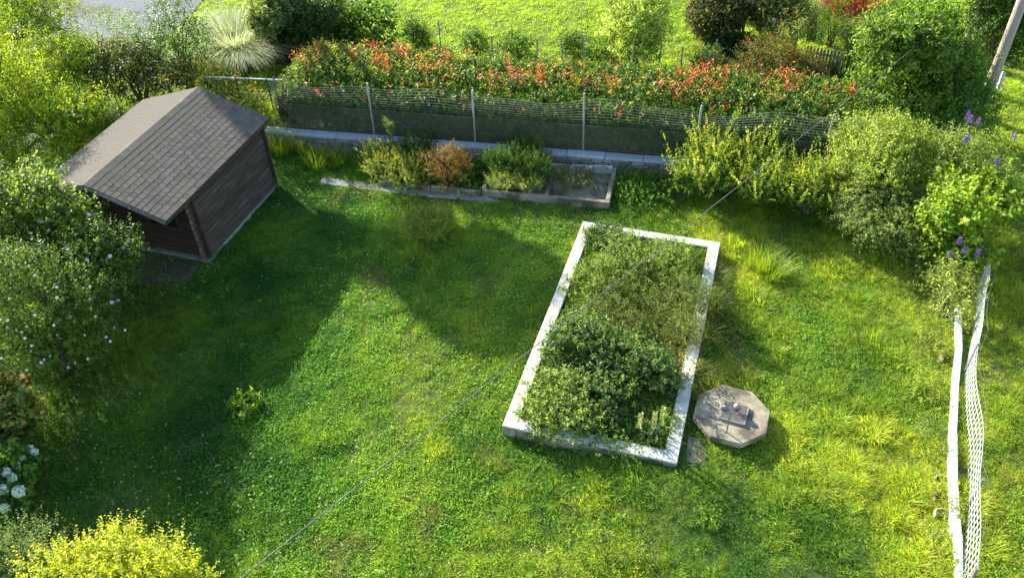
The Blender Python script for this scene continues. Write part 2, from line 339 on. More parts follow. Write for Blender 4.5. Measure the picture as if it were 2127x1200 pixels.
# ---------------------------------------------------------------- garden shed
YAW = 1.24; RW, RL, HE, HR = 1.83, 4.41, 1.94, 2.54
_s = Vector((math.sin(YAW), -math.cos(YAW), 0)); _C = Vector((-7.313, 15.01, 0))
SH = _C - _s * RW
shed = empty('garden_shed', SH, 'dark brown log shed with grey shingle gable roof on the lawn', 'shed', rz=YAW - math.pi / 2)
XW, YF, YB = RW - .13, .98, RL - .28                  # wall planes (local x right, y back)
SL = math.atan2(HR - HE, RW); slen = RW / math.cos(SL)
rnd = random.Random(3)
mb = MB().box((0, (YF + YB) / 2, -.03), (2 * XW + .12, YB - YF + .12, .22)); mb.build('plinth', CONCGREY, shed)
PH, NP = .158, 12
plank_y = MB().box((0, 0, 0), (.05, YB - YF + .26, PH - .012)).build('plank', WOOD, shed, bevel=.012)
plank_y.location = (XW, (YF + YB) / 2, .08 + PH / 2)
for i in range(1, NP):
    o = plank_y.copy(); COL.objects.link(o); o.location = (XW + rnd.uniform(-.003, .003), (YF + YB) / 2 + rnd.uniform(-.01, .01), .08 + PH * (i + .5))
for i in range(NP):
    o = plank_y.copy(); COL.objects.link(o); o.location = (-XW, (YF + YB) / 2, .08 + PH * (i + .5))
pf = None
for yw in (YF, YB):
    for i in range(NP + 3):
        z = .08 + PH * i
        top = z + PH; wid = 2 * XW + .26
        if top > HE - .02:
            wid = max(.3, 2 * RW * (HR - top - .05) / (HR - HE))
            if top > HR - .1: break
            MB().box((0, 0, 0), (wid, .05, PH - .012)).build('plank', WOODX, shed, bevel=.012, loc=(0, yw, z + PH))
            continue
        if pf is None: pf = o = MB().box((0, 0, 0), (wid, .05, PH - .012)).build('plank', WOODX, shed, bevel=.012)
        else: o = pf.copy(); COL.objects.link(o)
        o.location = (0, yw, z + PH)
for sx in (-1, 1):                                     # pale weathered log ends at the front corners
    for i in range(NP):
        MB().box((0, 0, 0), (.062, .02, PH - .04)).build('log_end', LOGEND, shed, loc=(sx * XW, YF - .142, .08 + PH * (i + .5)))
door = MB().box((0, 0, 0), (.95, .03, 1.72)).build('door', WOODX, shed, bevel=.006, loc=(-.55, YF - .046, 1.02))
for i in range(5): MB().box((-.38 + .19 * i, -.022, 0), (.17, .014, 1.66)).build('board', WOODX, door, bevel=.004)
MB().box((.40, -.045, 0), (.03, .04, .14)).build('handle', DARKM, door)
win = MB().box((0, 0, .34), (.86, .05, .07)).box((0, 0, -.34), (.94, .08, .06)).box((-.40, 0, 0), (.06, .05, .62)).box((.40, 0, 0), (.06, .05, .62)).box((0, 0, 0), (.04, .05, .62)).build('window', WOODX, shed, loc=(.85, YF - .05, 1.28))
for sx in (-1, 1): MB().box((sx * .195, .012, 0), (.34, .012, .6)).build('pane', GLASS, win)
# roof
for sx, nm in ((1, 'roof_deck'), (-1, 'roof_deck')):
    M = Matrix.Translation((0, RL / 2, HR - .035)) @ Matrix.Rotation(sx * SL, 4, 'Y')
    deck = MB().box((sx * slen / 2, 0, -.012), (slen, RL, .03), M).build(nm, WOOD, shed)
    if sx > 0: deckR = deck
NR = 13; RH = slen / NR; NT = 30; TW = RL / NT
def shingle_v(wd, ln, th=.027): return MB().box((ln / 2, 0, th / 2), (ln, wd - .003, th))
proto = None; cnt = 0; restV = MB()
def roofM(sx, i, y, tilt=.03):
    """local frame of a shingle whose upper end lies i rows down the slope"""
    return Matrix.Translation((0, 0, HR - .02)) @ Matrix.Rotation(sx * SL, 4, 'Y') @ Matrix.Translation((sx * i * RH, y, .004)) @ Matrix.Rotation(-sx * tilt, 4, 'Y') @ Matrix.Diagonal((sx, 1, 1, 1)).to_4x4()
for i in range(NR - 1, -1, -1):
    for j in range(NT + (i % 2 == 0)):
        y = (j + .5) * TW + rnd.uniform(-.003, .003) - (.0 if i % 2 else TW * .5); hs_ = 1.0
        if y < .04: y, hs_ = TW * .25, .5
        if y > RL - .04: y, hs_ = RL - TW * .25, .5
        M = roofM(1, i, y, .03 + rnd.uniform(-.008, .012))
        if cnt < 300 and hs_ == 1:
            if proto is None: proto = o = shingle_v(TW, RH + .012).build('shingle', SHING, shed, bevel=.003)
            else: o = proto.copy(); COL.objects.link(o)
            o.matrix_parent_inverse = Matrix(); o.matrix_basis = M; cnt += 1
        else: restV.box(((RH + .012) / 2, 0, .0135), (RH + .012, TW * hs_ - .003, .027), M)
tag(restV.build('shingle_courses', SHINGW, shed), kind='stuff')
lft = MB()
for i in range(NR):
    for j in range(NT + (i % 2 == 0)):
        y = (j + .5) * TW - (.0 if i % 2 else TW * .5); hs_ = 1.0
        if y < .04: y, hs_ = TW * .25, .5
        if y > RL - .04: y, hs_ = RL - TW * .25, .5
        lft.box(((RH + .012) / 2, 0, .0135), (RH + .012, TW * hs_ - .003, .027), roofM(-1, i, y, .03 + rnd.uniform(-.01, .012)))
tag(lft.build('shingle_slope', SHINGW, shed), 'pale sunlit shingles of the far slope', kind='stuff')
for j in range(15):
    y = (j + .5) * RL / 15; L_ = RL / 15 + .03; mb = MB(); zz = HR + .012 + .003 * (j % 2)
    c_, s_ = math.cos(SL) * .15, math.sin(SL) * .15
    mb.add([(-c_, -L_ / 2, -s_), (0, -L_ / 2, 0), (c_, -L_ / 2, -s_), (-c_, L_ / 2, -s_ + .004), (0, L_ / 2, .004), (c_, L_ / 2, -s_ + .004),
            (-c_, -L_ / 2, -s_ - .01), (0, -L_ / 2, -.01), (c_, -L_ / 2, -s_ - .01), (-c_, L_ / 2, -s_ - .006), (0, L_ / 2, -.006), (c_, L_ / 2, -s_ - .006)],
           [(0, 1, 4, 3), (1, 2, 5, 4), (6, 9, 10, 7), (7, 10, 11, 8), (0, 6, 7, 1), (1, 7, 8, 2), (3, 4, 10, 9), (4, 5, 11, 10), (0, 3, 9, 6), (2, 8, 11, 5)])
    mb.build('ridge_cap', SHING, shed, loc=(0, y, zz))
for sx in (-1, 1):
    for yy, mt in ((-.012, METAL), (RL + .012, WOOD)):
        M = Matrix.Translation((0, yy, HR - .02)) @ Matrix.Rotation(sx * SL, 4, 'Y')
        MB().box((sx * slen / 2, 0, -.035), (slen - .004, .018, .085), M).build('verge_board', CONCGREY if yy < 0 else WOOD, shed)
    M = Matrix.Translation((0, RL / 2, HR - .02)) @ Matrix.Rotation(sx * SL, 4, 'Y')
    MB().box((sx * (slen + .012), 0, -.05), (.018, RL, .09), M).build('eaves_board', WOOD, shed)
tag(MB().prism([U(*p, .0)[:2] for p in ((300, 520), (425, 548), (385, 590), (300, 600), (255, 575))], -.05, .045).build('shed_path', SOIL), kind='structure')

# ---------------------------------------------------------------- raised concrete bed
bed = empty('raised_bed', PC, 'long white rimmed concrete bed full of weeds in the lawn', 'raised bed', rz=PYAW)
RIM = .25
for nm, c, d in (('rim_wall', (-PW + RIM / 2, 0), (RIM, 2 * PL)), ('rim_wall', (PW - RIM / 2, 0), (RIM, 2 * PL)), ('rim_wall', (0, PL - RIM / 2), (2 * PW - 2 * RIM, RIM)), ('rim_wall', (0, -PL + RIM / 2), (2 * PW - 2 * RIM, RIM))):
    MB().box((0, 0, 0), (d[0] - .012 * (d[0] < d[1]), d[1] - .012 * (d[0] > d[1]), PZ + .21)).build(nm, CONCOLD, bed, loc=(c[0], c[1], (PZ - .29) / 2))  # walls darker than the cap: brown staining, with their shade put into the colour
    MB().box((0, 0, 0), (d[0], d[1], .04)).build('rim_cap', CONC, bed, bevel=.012, loc=(c[0], c[1], PZ - .02))
n_ = 24; xs = np.linspace(-PW + RIM - .02, PW - RIM + .02, n_); ys = np.linspace(-PL + RIM - .02, PL - RIM + .02, n_ * 2); xx, yy = np.meshgrid(xs, ys)
zz = .16 + .10 * vnoise(xx, yy, 1.1); i = (np.arange(2 * n_ - 1)[:, None] * n_ + np.arange(n_ - 1)[None]).ravel()
link('soil', mesh_np('soil', np.stack([xx, yy, zz], -1).reshape(-1, 3), F4=np.stack([i, i + 1, i + n_ + 1, i + n_], 1), smooth_=True), SOIL, bed)
BM = Matrix.Translation(PC) @ Matrix.Rotation(PYAW, 4, 'Z')
BEDPOLY = [BM @ Vector((sx * PW, sy * PL, 0)) for sx, sy in ((-1, -1), (1, -1), (1, 1), (-1, 1))]

# ---------------------------------------------------------------- octagonal well cover with hatch
OZ = .37
octo = [(OR * math.cos(2.38 - k * math.pi / 4), OR * math.sin(2.38 - k * math.pi / 4)) for k in range(8)]
well = empty('well_cover', (OC.x, OC.y, 0), 'octagonal stained concrete well cover beside the raised bed', 'well cover')
MB().prism(octo[::-1], .24, OZ).build('slab', CONCOLD, well, bevel=.014)
MB().prism([(x * .86, y * .86) for x, y in octo[::-1]], -.05, .238).build('well_ring', CONCGREY, well)
hc = [U(*p, OZ + .05) for p in ((1500, 829), (1553, 843), (1551, 883), (1497, 868))]
hcen = sum(hc, Vector()) / 4; ha = math.atan2((hc[1] - hc[0]).y, (hc[1] - hc[0]).x); hw = ((hc[1] - hc[0]).length + (hc[2] - hc[3]).length) / 2; hl = ((hc[3] - hc[0]).length + (hc[2] - hc[1]).length) / 2
hat = empty('hatch_plate', (hcen.x, hcen.y, OZ + .002), 'brown ribbed metal hatch plate lying on the octagonal cover', 'hatch', rz=ha)
MB().box((0, 0, .022), (hw, hl, .044)).build('plate', HATCH, hat, bevel=.004)
for k in range(-9, 10):
    x0 = k * hw / 10; pts = []
    for s in np.linspace(-.5, .5, 60):
        x = x0 + s * hl * .75; y = s * hl
        if abs(x) < hw / 2 - .015 and abs(y) < hl / 2 - .015: pts.append((x, y, .048))
    if len(pts) > 4: MB().beam(pts[0], pts[-1], .009, .01).build('rib', HATCH, hat)
for sx, sy, dx, dy in ((1, 0, .025, hl), (-1, 0, .025, hl), (0, 1, hw - .052, .025), (0, -1, hw - .052, .025)):
    MB().box((sx * (hw / 2 - .012), sy * (hl / 2 - .012), .027), (dx, dy, .05)).build('frame_bar', HATCH, hat)
HZ = OZ + .054
vp = U(1529, 853, HZ)
vc = empty('valve_cap', (vp.x, vp.y, HZ), 'round grey valve cap with a tiny red tab on the hatch plate', 'valve')
MB().tube([(0, 0, 0), (0, 0, .10)], .022, 12).build('neck', DARKM, vc)
MB().tube([(0, 0, .085), (0, 0, .10), (0, 0, .14), (0, 0, .165), (0, 0, .178)], [.055, .062, .062, .045, .02], 16).build('dome', HATCH, vc, smooth_=True)
MB().tube([(0, 0, .092), (0, 0, .112)], .073, 16).build('band', DARKM, vc)
MB().box((.055, -.05, .015), (.035, .02, .02), Matrix.Rotation(-.8, 4, 'Z')).build('red_tab', REDP, vc)
sp_ = U(1501, 847, HZ); MB().add(*[[(x * .055 + .006 * math.sin(7 * i), y * .04, z) for i, (x, y, z) in enumerate([(-1, -1, 0), (1, -.9, 0), (1.05, 1, 0), (-.9, 1, 0), (-.9, -.9, .07), (.92, -.8, .075), (.9, .9, .06), (-.85, .9, .065)])], [(0, 3, 2, 1), (4, 5, 6, 7), (0, 1, 5, 4), (1, 2, 6, 5), (2, 3, 7, 6), (3, 0, 4, 7)]]).build('stone_block', STONE, None, bevel=.008, loc=(sp_.x, sp_.y, HZ))
tag(bpy.data.objects['stone_block'], 'small grey stone block on the left of the hatch plate', 'stone')
kp = U(1509, 897, OZ); key = empty('tee_key', (kp.x, kp.y, OZ + .001), 'thin green T handled rod standing on the octagonal cover', 'rod')
MB().tube([(0, 0, 0), (0, 0, .52)], .013, 8).build('shaft', GREENP, key); MB().tube([(-.07, 0, .525), (.07, 0, .525)], .014, 8).build('handle', GREENP, key)
STONEP = sl_ = [U(*p, .16) for p in ((1428, 905), (1450, 912), (1474, 948), (1452, 968), (1424, 962))]
tag(MB().prism([(p.x, p.y) for p in sl_], -.02, .205, .04).build('stone_slab', CONCOLD, None, bevel=.012), 'flat grey stone slab in the grass between bed and octagonal cover', 'stone slab')

# ---------------------------------------------------------------- back wall, planters, path
def W3(u, v, z): return WA + wu * u + wv * v + Vector((0, 0, z - WA.z))
wall = empty('stone_wall', W3(0, 0, 0), 'low dry stone retaining wall with pale concrete coping behind the beds', 'wall', rz=math.atan2(wu.y, wu.x))
WEND = WL + 3.4
MB().box((WEND / 2, .17, .09), (WEND, .26, .54)).build('core', SOIL, wall)
rnd = random.Random(11); stp = []
for k in range(5):
    mb = MB(); v = []
    for (x, y, z) in [(-1, -1, -1), (1, -1, -1), (1, 1, -1), (-1, 1, -1), (-1, -1, 1), (1, -1, 1), (1, 1, 1), (-1, 1, 1)]:
        v.append((x * .5 + rnd.uniform(-.09, .09), y * .5 + rnd.uniform(-.07, .07), z * .5 + rnd.uniform(-.12, .12)))
    mb.add(v, [(0, 3, 2, 1), (4, 5, 6, 7), (0, 1, 5, 4), (1, 2, 6, 5), (2, 3, 7, 6), (3, 0, 4, 7)]); o = mb.build('stone', STONE, wall, bevel=.07); stp.append(o.data)
    bpy.data.objects.remove(o)
cnt = 0
for row, (z0, hh) in enumerate(((-.04, .12), (.09, .10), (.20, .09), (.30, .075))):
    u = rnd.uniform(0, .1)
    while u < WL + .4:
        l = rnd.uniform(.16, .42)
        if cnt < 295:
            o = link('stone', stp[rnd.randrange(5)], None, wall); o.location = (u + l / 2, .05 + rnd.uniform(-.02, .02), z0 + hh / 2); o.scale = (l * .97, .16, hh * rnd.uniform(.85, 1.0)); o.rotation_euler = (0, 0, rnd.uniform(-.06, .06)); cnt += 1
        u += l + .012
u = 0; k = 0
cpm = {}
while u < WEND - .1:
    l = (1.95, 1.2, 1.0, 1.0)[k % 4] if k else 2.1
    MB().box((0, .11, 0), (l - .012, .25, .085)).build('coping_slab', COPING, wall, bevel=.008, loc=(u + l / 2, rnd.uniform(-.008, .008), .425 + rnd.uniform(-.004, .004))); u += l; k += 1
# long bed edging + box planter
ZR = .22
def bar(name, a, b, wd, h, parent, ztop, mat=CONCOLD, loc0=None):
    a = Vector((a.x, a.y, ztop - h / 2)) - loc0; b = Vector((b.x, b.y, ztop - h / 2)) - loc0
    return MB().beam(a, b, wd, h).build(name, mat, parent, bevel=.012)
pl = {k: U(*p, ZR) for k, p in dict(A=(790, 372), B=(1004, 395), C=(1134, 407), D=(1262, 418), E=(1277, 348), F=(1153, 341), G=(1019, 338)).items()}
o_ = Vector((pl['C'].x, pl['C'].y, 0)); planter = empty('box_planter', o_, 'open concrete box planter with two compartments below the stone wall', 'planter')
bar('front_rim', pl['B'], pl['D'] + (pl['D'] - pl['C']).normalized() * .06, .12, .46, planter, ZR, CONCOLD, o_)
for a, b in (('B', 'G'), ('C', 'F'), ('D', 'E')):
    d_ = (pl[b] - pl[a]).normalized() * .063; bar('divider' if a != 'D' else 'side_rim', pl[a] + d_, pl[b], .11, .46, planter, ZR + .004, CONCOLD, o_)
bar('back_panel', pl['G'] + (pl['F'] - pl['G']).normalized() * .06, pl['E'] - (pl['E'] - pl['F']).normalized() * .06, .06, .5, planter, .26, CONC, o_)
flo = [pl['B'], pl['D'], pl['E'], pl['G']]
mb = MB().prism([((p - o_).x, (p - o_).y) for p in flo], -.1, .035).build('gravel_fill', CONCOLD, planter)
edge = empty('bed_edging', (pl['A'].x, pl['A'].y, 0), 'mossy concrete edging of the shrub bed left of the box planter', 'edging')
bar('kerb_stone', pl['A'], pl['A'].lerp(pl['B'], .49), .11, .3, edge, .17, CONCOLD, edge.location.copy()); bar('kerb_stone', pl['A'].lerp(pl['B'], .5), pl['B'] - wu * .07, .11, .3, edge, .18, CONCOLD, edge.location.copy())
PATH = [U(*p, .04) for p in ((662, 380), (672, 369), (760, 378), (880, 392), (1030, 405), (1040, 421), (900, 410), (760, 394))]
tag(MB().prism([(p.x, p.y) for p in PATH], -.05, .045).build('path', CONCGREY), kind='structure')
for (px, py), s_, lb, mt in (((1222, 349), .13, 'pale flat stone lying on the planter back edge', CONC), ((1252, 352), .16, 'dark flat stone lying on the planter back edge', STONE)):
    p = U(px, py, .262); mb = MB().prism([(s_ * math.cos(a) * (1 + .2 * math.sin(3 * a)), s_ * .55 * math.sin(a)) for a in np.linspace(0, 6.28, 8)[:-1]], 0, .05, .12)
    tag(mb.build('flat_stone', mt, None, bevel=.006, loc=(p.x, p.y, .262)), lb, 'stone')

# ---------------------------------------------------------------- wire fence on the wall
fen = empty('wire_fence', W3(0, .3, .47), 'tall wavy wire mesh fence with thin posts along the stone wall', 'fence', rz=math.atan2(wu.y, wu.x))
FT = 1.50
pus = []
for k, (bp, tp) in enumerate((((587, 268), (562, 165)), ((778, 277), (760, 177)), ((986, 297), (978, 192)), ((1211, 310), (1213, 190)), ((1445, 300), (1455, 215)), ((1702, 325), (1722, 232)))):
    b = U(bp[0], bp[1], .45); u = (b - WA).dot(wu); pus.append(u)
    tilt = (.10, .09, .05, -.02, .04, .07)[k]
    h = FT * (1.08 if k == 3 else 1)
    MB().tube([(u, 0, -.3), (u, 0, h * .5), (u + tilt * .2, .0, h)], .026 if k else .02, 8).build('post', POSTM if k else DARKM, fen)
pus[4] = pus[4]
u0, u1 = pus[0] - .1, pus[-1] + 1.6
ug = np.arange(u0, u1, .2)
def top(u): return FT - .10 + .08 * np.sin(u * 1.25 + 2.2) + .04 * np.sin(u * 2.9)
def bulge(u, f): return -.02 - f * .13 * (.5 + .5 * np.sin(u * 1.7 + .8))
wires = MB(); LH = .72
for i in range(10):
    f = i / 9
    wires.tube([(u, bulge(u, f), LH + (top(u) - LH) * f) for u in ug], .0052, 3, False)
for u in np.arange(u0, u1, .17):
    wires.tube([(u, bulge(u, f), LH + (top(u) - LH) * f) for f in (0, .5, 1)], .003, 3, False)
tag(wires.build('upper_netting', WIRE, fen), kind='stuff')
ch = MB()
for sg in (1, -1):
    for u in np.arange(u0 - LH, u1 + LH, .075):
        a, b = (u, u + sg * LH); 
        if min(a, b) < u0 or max(a, b) > u1: continue
        ch.tube([(a, -.03 + .004 * sg, .0), (b, -.03 + .004 * sg, LH)], .0042, 3, False)
for z in (.02, .25, LH): ch.tube([(u, -.03, z + .012 * math.sin(u * 2)) for u in ug], .006, 3, False)
tag(ch.build('chain_link', RUST, fen), kind='stuff')
# short rail fence left of it
ra, rb, rc = U(425, 160, WZ + .95), U(620, 168, WZ + .95), U(520, 163, WZ + .95)
rf = empty('rail_fence', (ra.x, ra.y, WZ), 'grey tubular rail fence overgrown by vines behind the shed', 'fence')
o_ = Vector((ra.x, ra.y, WZ))
MB().tube([ra - o_, rb - o_], .022, 8).build('rail', METAL, rf); MB().tube([ra - o_ - Vector((0, 0, .45)), rb - o_ - Vector((0, 0, .45))], .016, 8).build('rail', METAL, rf)
for q in (0, .33, .66, 1.):
    p = ra.lerp(rb, q) - o_; MB().tube([p - Vector((0, 0, 1.0)), p + Vector((0, 0, .04))], .02, 8).build('post', DARKM, rf)

# ---------------------------------------------------------------- right boundary
fb = [(2028, 600), (2018, 680), (2008, 775), (2005, 900), (2003, 1058), (2000, 1240)]
FB = [U(*p) for p in fb]; o_ = FB[0].copy()
rfn = empty('boundary_fence', o_, 'low galvanised welded mesh fence running down the right side', 'fence')
FH = .80
def fpt(s, z):
    i = min(int(s), len(FB) - 2); p = FB[i].lerp(FB[i + 1], s - i); return p - o_ + Vector((.05 * math.sin(s * 2.1), 0, z))
mesh_ = MB(); NS = 60
for i in range(6):
    z = .04 + (FH - .04) * i / 5
    mesh_.tube([fpt(5 * j / NS, z) + Vector((.03 * math.sin(j * .35 + i * .1) * (i / 5), 0, .02 * math.sin(j * .5))) for j in range(NS + 1)], .0036, 3, False)
for j in range(0, 5 * 13 + 1):
    s = j / 13
    mesh_.tube([fpt(s, .04), fpt(s, FH / 2), fpt(s, FH) + Vector((.03 * math.sin(s * 4.2 + 1), 0, 0))], .0058, 4, False)
tag(mesh_.build('welded_mesh', GALV, rfn), kind='stuff')
for s in (0, 1, 2, 4, 5):
    MB().tube([fpt(s, -.2), fpt(s, FH + .05)], .026, 8).build('post', CONCGREY, rfn)
MB().tube([fpt(5 * j / 24, FH + .02) + Vector((.10 + .06 * math.sin(j), 0, -.1 + .06 * math.sin(j * 1.7))) for j in range(25)], .004, 4).build('loose_wire', WIRE, rfn)
ek = [(1990, 640), (1992, 722), (1984, 800), (1979, 900), (1979, 1000), (1986, 1108), (1991, 1210)]
lab = ['short white painted edging beam under the butterfly bush', 'second white edging beam from the butterfly bush', 'third white edging beam, level with the well cover hatch', 'fourth white edging beam beside the mesh fence', 'long clean white edging beam, lowest of the straight row', 'rough broken white edging beam at the bottom of the picture']
for i in range(6):
    a, b = U(*ek[i], .1), U(*ek[i + 1], .1); d = (b - a); a = a + d.normalized() * .012 + (Vector((.03, 0, 0)) if i == 5 else Vector()); wd = (.12, .12, .13, .145, .16, .12)[i]; o_ = Vector((a.x, a.y, 0))
    b = b - Vector((a.x, a.y, 0)); b.z = 0
    o = MB().beam(Vector((0, 0, .0)), b, wd, .24).build('edging_beam', WHITE, None, bevel=.014, loc=(a.x, a.y, .02 + .008 * (i % 2)))
    tag(o, lab[i], 'edging', 'white edging beams along the right fence')
tk = [(1966, 742, .5), (1956, 1000, -.3), (1953, 1035, .2), (1957, 1068, 0), (1948, 1120, .3), (1943, 1150, -.1), (1941, 1180, .2)]
tl = ['lone curved clay edging tile near the butterfly bush', 'uppermost curved clay tile of the lower row', 'second curved clay tile down the lower row', 'third curved clay tile down the lower row', 'fourth curved clay tile down the lower row', 'fifth curved clay tile down the lower row', 'lowest curved clay tile at the picture bottom']
for (px, py, ro), lb in zip(tk, tl):
    p = U(px, py, .06); mb = MB(); ar = np.linspace(-.2, 3.3, 9); v = []; f = []
    for i, a in enumerate(ar):
        for r in (.12, .145):
            for z in (-.08, .10): v.append((r * math.cos(a), r * math.sin(a) * .9, z + .01 * math.sin(a * 3)))
    for i in range(8):
        b = i * 4; f += [(b, b + 4, b + 5, b + 1), (b + 2, b + 3, b + 7, b + 6), (b + 1, b + 5, b + 7, b + 3), (b, b + 2, b + 6, b + 4)]
    f += [(0, 1, 3, 2), (32, 34, 35, 33)]
    o = mb.add(v, f).build('edging_tile', TILE, None, loc=(p.x, p.y, float(gz(p.x, p.y)))); o.rotation_euler = (0, .15, ro); tag(o, lb, 'edging tile', 'curved clay edging tiles')

# ---------------------------------------------------------------- pole, cable, dead tree
pb = U(2030, 245, .0); up_ = empty('utility_pole', pb, 'leaning weathered timber utility pole with white plate at the right', 'utility pole')
MB().tube([(0, 0, -.3), (.05, .02, 2), (.15, .08, 7.5)], [.14, .135, .115], 14).build('shaft', POLE, up_, smooth_=True)
MB().box((.235, -.10, 1.15), (.015, .13, .50), Matrix.Rotation(.25, 4, 'Z')).build('number_plate', SIGN, up_)
tp = U(2002, 118, WZ * .3); dt = empty('dead_tree', tp, 'bare grey trunk with ivy and dead twigs beside the utility pole', 'tree')
MB().tube([(0, 0, -.2), (.05, .02, 1.5), (-.05, .05, 3.2), (.0, .0, 5.5), (.1, 0, 7.5)], [.19, .16, .13, .11, .07], 10).build('trunk', TWIG, dt, smooth_=True)
rnd = random.Random(8)
for i in range(22):
    z = rnd.uniform(.6, 5.5); a = rnd.uniform(0, 6.28); l = rnd.uniform(.5, 1.2); p = Vector((0, 0, z)); d = Vector((math.cos(a), math.sin(a), rnd.uniform(-.1, .6)))
    mb = MB().tube([p, p + d * l * .5 + Vector((0, 0, .1)), p + d * l + Vector((rnd.uniform(-.2, .2), rnd.uniform(-.2, .2), .1))], [.035, .02, .006], 5)
    for q in range(3):
        e = p + d * l * rnd.uniform(.4, .9); mb.tube([e, e + Vector((rnd.uniform(-.35, .35), rnd.uniform(-.35, .35), rnd.uniform(-.1, .3)))], [.012, .004], 4)
    mb.build('branch', TWIG, dt)
tp2 = U(2038, 105, .1); dt2 = empty('ivy_tree', tp2, 'dark shaded trunk standing behind the dead grey tree', 'tree')
MB().tube([(0, 0, -.2), (0, 0, 3), (.1, 0, 7)], [.3, .26, .2], 10).build('trunk', BARK, dt2, smooth_=True)
# find where the cable meets the trunk
best = min((abs(((Vector((tp.x, tp.y, z)) - Vector((0, 0, HC))).dot(_u) / depth((tp.x, tp.y, z)) * -FPX + 600) + 14), z) for z in np.linspace(1, 7, 200))
e1 = Vector((tp.x - .10, tp.y - .05, best[1])); e0 = U(500, 1200, 6.0); e00 = e0 + (e0 - e1) * .35
cab = MB().tube([e00.lerp(e1, s) for s in np.linspace(0, 1, 24)], .0062, 6).build('overhead_cable', CABLE, None, smooth_=True)
tag(cab, 'thin grey overhead cable crossing the whole garden diagonally', 'cable')

# ---------------------------------------------------------------- hedge
DG = [(.012, .035, .006), (.03, .07, .012), (.06, .12, .02)]                 # dark greens
MG = [(.025, .06, .010), (.05, .11, .016), (.09, .17, .025)]                 # mid greens
LG = [(.05, .10, .015), (.10, .18, .025), (.17, .25, .04)]                   # light greens
YG = [(.08, .13, .012), (.17, .23, .02), (.28, .31, .03)]                    # yellow greens
GG = [(.05, .085, .035), (.10, .15, .06), (.17, .22, .10)]                   # grey greens
RED = [(.38, .06, .022), (.44, .12, .03), (.32, .06, .03), (.40, .19, .035)]
g = np.random.default_rng(21)
h0 = U(632, 205, WZ); hu0 = (h0 - WA).dot(wu); h1 = U(1745, 262, WZ); hu1 = (h1 - WA).dot(wu)
hv0 = .52; HW = 2.15
hroot = empty('photinia_hedge', W3((hu0 + hu1) / 2, hv0 + HW / 2, WZ), 'long clipped hedge with glossy green leaves and red new tips behind the fence', 'hedge', rz=math.atan2(wu.y, wu.x))
hb_ = [W3(hu0 - .3, .25, 0), W3(hu1 + .5, .25, 0), W3(hu1 + .5, hv0 + HW - .1, 0), W3(hu0 - .3, hv0 + HW - .1, 0)]; flat('hedge_bed', hb_, WZ + .035, LITTER)
NH = 21000; Lh = hu1 - hu0
def hh(u): return 1.30 - .06 * (u / Lh) + .13 * (vnoise(u, u * 0 + 3, .9) - .5) + .1 * (vnoise(u, u * 0 + 9, 2.3) - .5)
u = g.random(NH) * Lh; fc = g.random(NH); H_ = hh(u)
yy = np.where(fc < .38, g.random(NH) * HW, np.where(fc < .88, g.random(NH) ** 2 * .3, HW - g.random(NH) ** 2 * .25)); H_ = H_ * (.82 + .18 * smooth(0, .9, yy)); zt = np.where(fc < .38, H_ - .25 * g.random(NH) ** 2, .05 + (H_ - .15) * g.random(NH) ** .8)
en = (u < .3) | (u > Lh - .3); dirv = np.stack([np.where(u < .25, -1, np.where(u > Lh - .25, 1, 0)) * .8, np.where(fc < .38, 0, np.where(fc < .88, -1, 1)) * .8, np.where(fc < .38, 1., .35)], 1) + g.normal(size=(NH, 3)) * .35
topp = np.clip((zt - H_ + .35) / .35, 0, 1) * (.10 + .90 * smooth(.35, 1.0, yy)); patch = vnoise(u, yy, 1.3); cl_ = vnoise(u + 7, yy + 3, 4.5)
isr = g.random(NH) < (.005 + .58 * topp * smooth(.15, .7, patch) * smooth(.36, .78, cl_)); isy = g.random(NH) < .28 * topp
dirv[:, 2] += isr * 1.0
rnde = np.minimum(u, Lh - u); zt = np.where(rnde < .4, np.minimum(zt, H_ * (.75 + .6 * rnde)), zt)
P_ = np.stack([u - Lh / 2, yy - HW / 2 + .12 * (vnoise(u, zt, 1.7) - .5), zt], 1); ax = nrm(dirv); kk = 9; ls = .20 * (.5 + g.random(NH)) * (1 + .7 * isr)
tt = np.tile((np.arange(kk) + .5) / kk, (NH, 1)); pos = P_[:, None] + ax[:, None] * (ls[:, None] * tt)[..., None]
a1 = nrm(np.cross(ax, g.normal(size=(NH, 3)))); a2 = np.cross(ax, a1); an = np.arange(kk)[None] * 2.4 + g.random((NH, 1)) * 6.28
rad = a1[:, None] * np.cos(an)[..., None] + a2[:, None] * np.sin(an)[..., None]; d = nrm(ax[:, None] * (.3 + .5 * tt)[..., None] + rad * .85)
nn = nrm(ax[:, None] * .6 + np.array([0, -.1, .5]) + g.normal(size=(NH, kk, 3)) * .5); pal = np.array([(.022, .07, .008), (.06, .14, .012), (.13, .22, .018)])
f = np.clip(.45 + .3 * g.normal(size=(NH, 1)) + .2 * g.normal(size=(NH, kk)), 0, 1) * 2; i0 = np.minimum(f.astype(int), 1); fr = (f - i0)[..., None]; col = pal[i0] * (1 - fr) + pal[i0 + 1] * fr
col = np.where((isy[:, None] & (tt > .45))[..., None], np.array((.26, .26, .02)) * (1 + .2 * g.normal(size=(NH, kk, 1))), col)
tip_red = (isr[:, None] & (tt > .35))[..., None]; rc_ = np.array(RED)[g.integers(0, 4, (NH, kk))]; sz = (.75 + .5 * g.random((NH, kk)))
rs = tip_red[..., 0].ravel(); mk = lambda sel, nm: leafmesh(nm, pos.reshape(-1, 3)[sel], d.reshape(-1, 3)[sel], nn.reshape(-1, 3)[sel], (.085 * sz).ravel()[sel], (.036 * sz).ravel()[sel], np.clip(np.where(tip_red, rc_ * (1 + .2 * g.normal(size=(NH, kk, 1))), col), .005, .9).reshape(-1, 3)[sel], mat=LEAFG, parent=hroot)
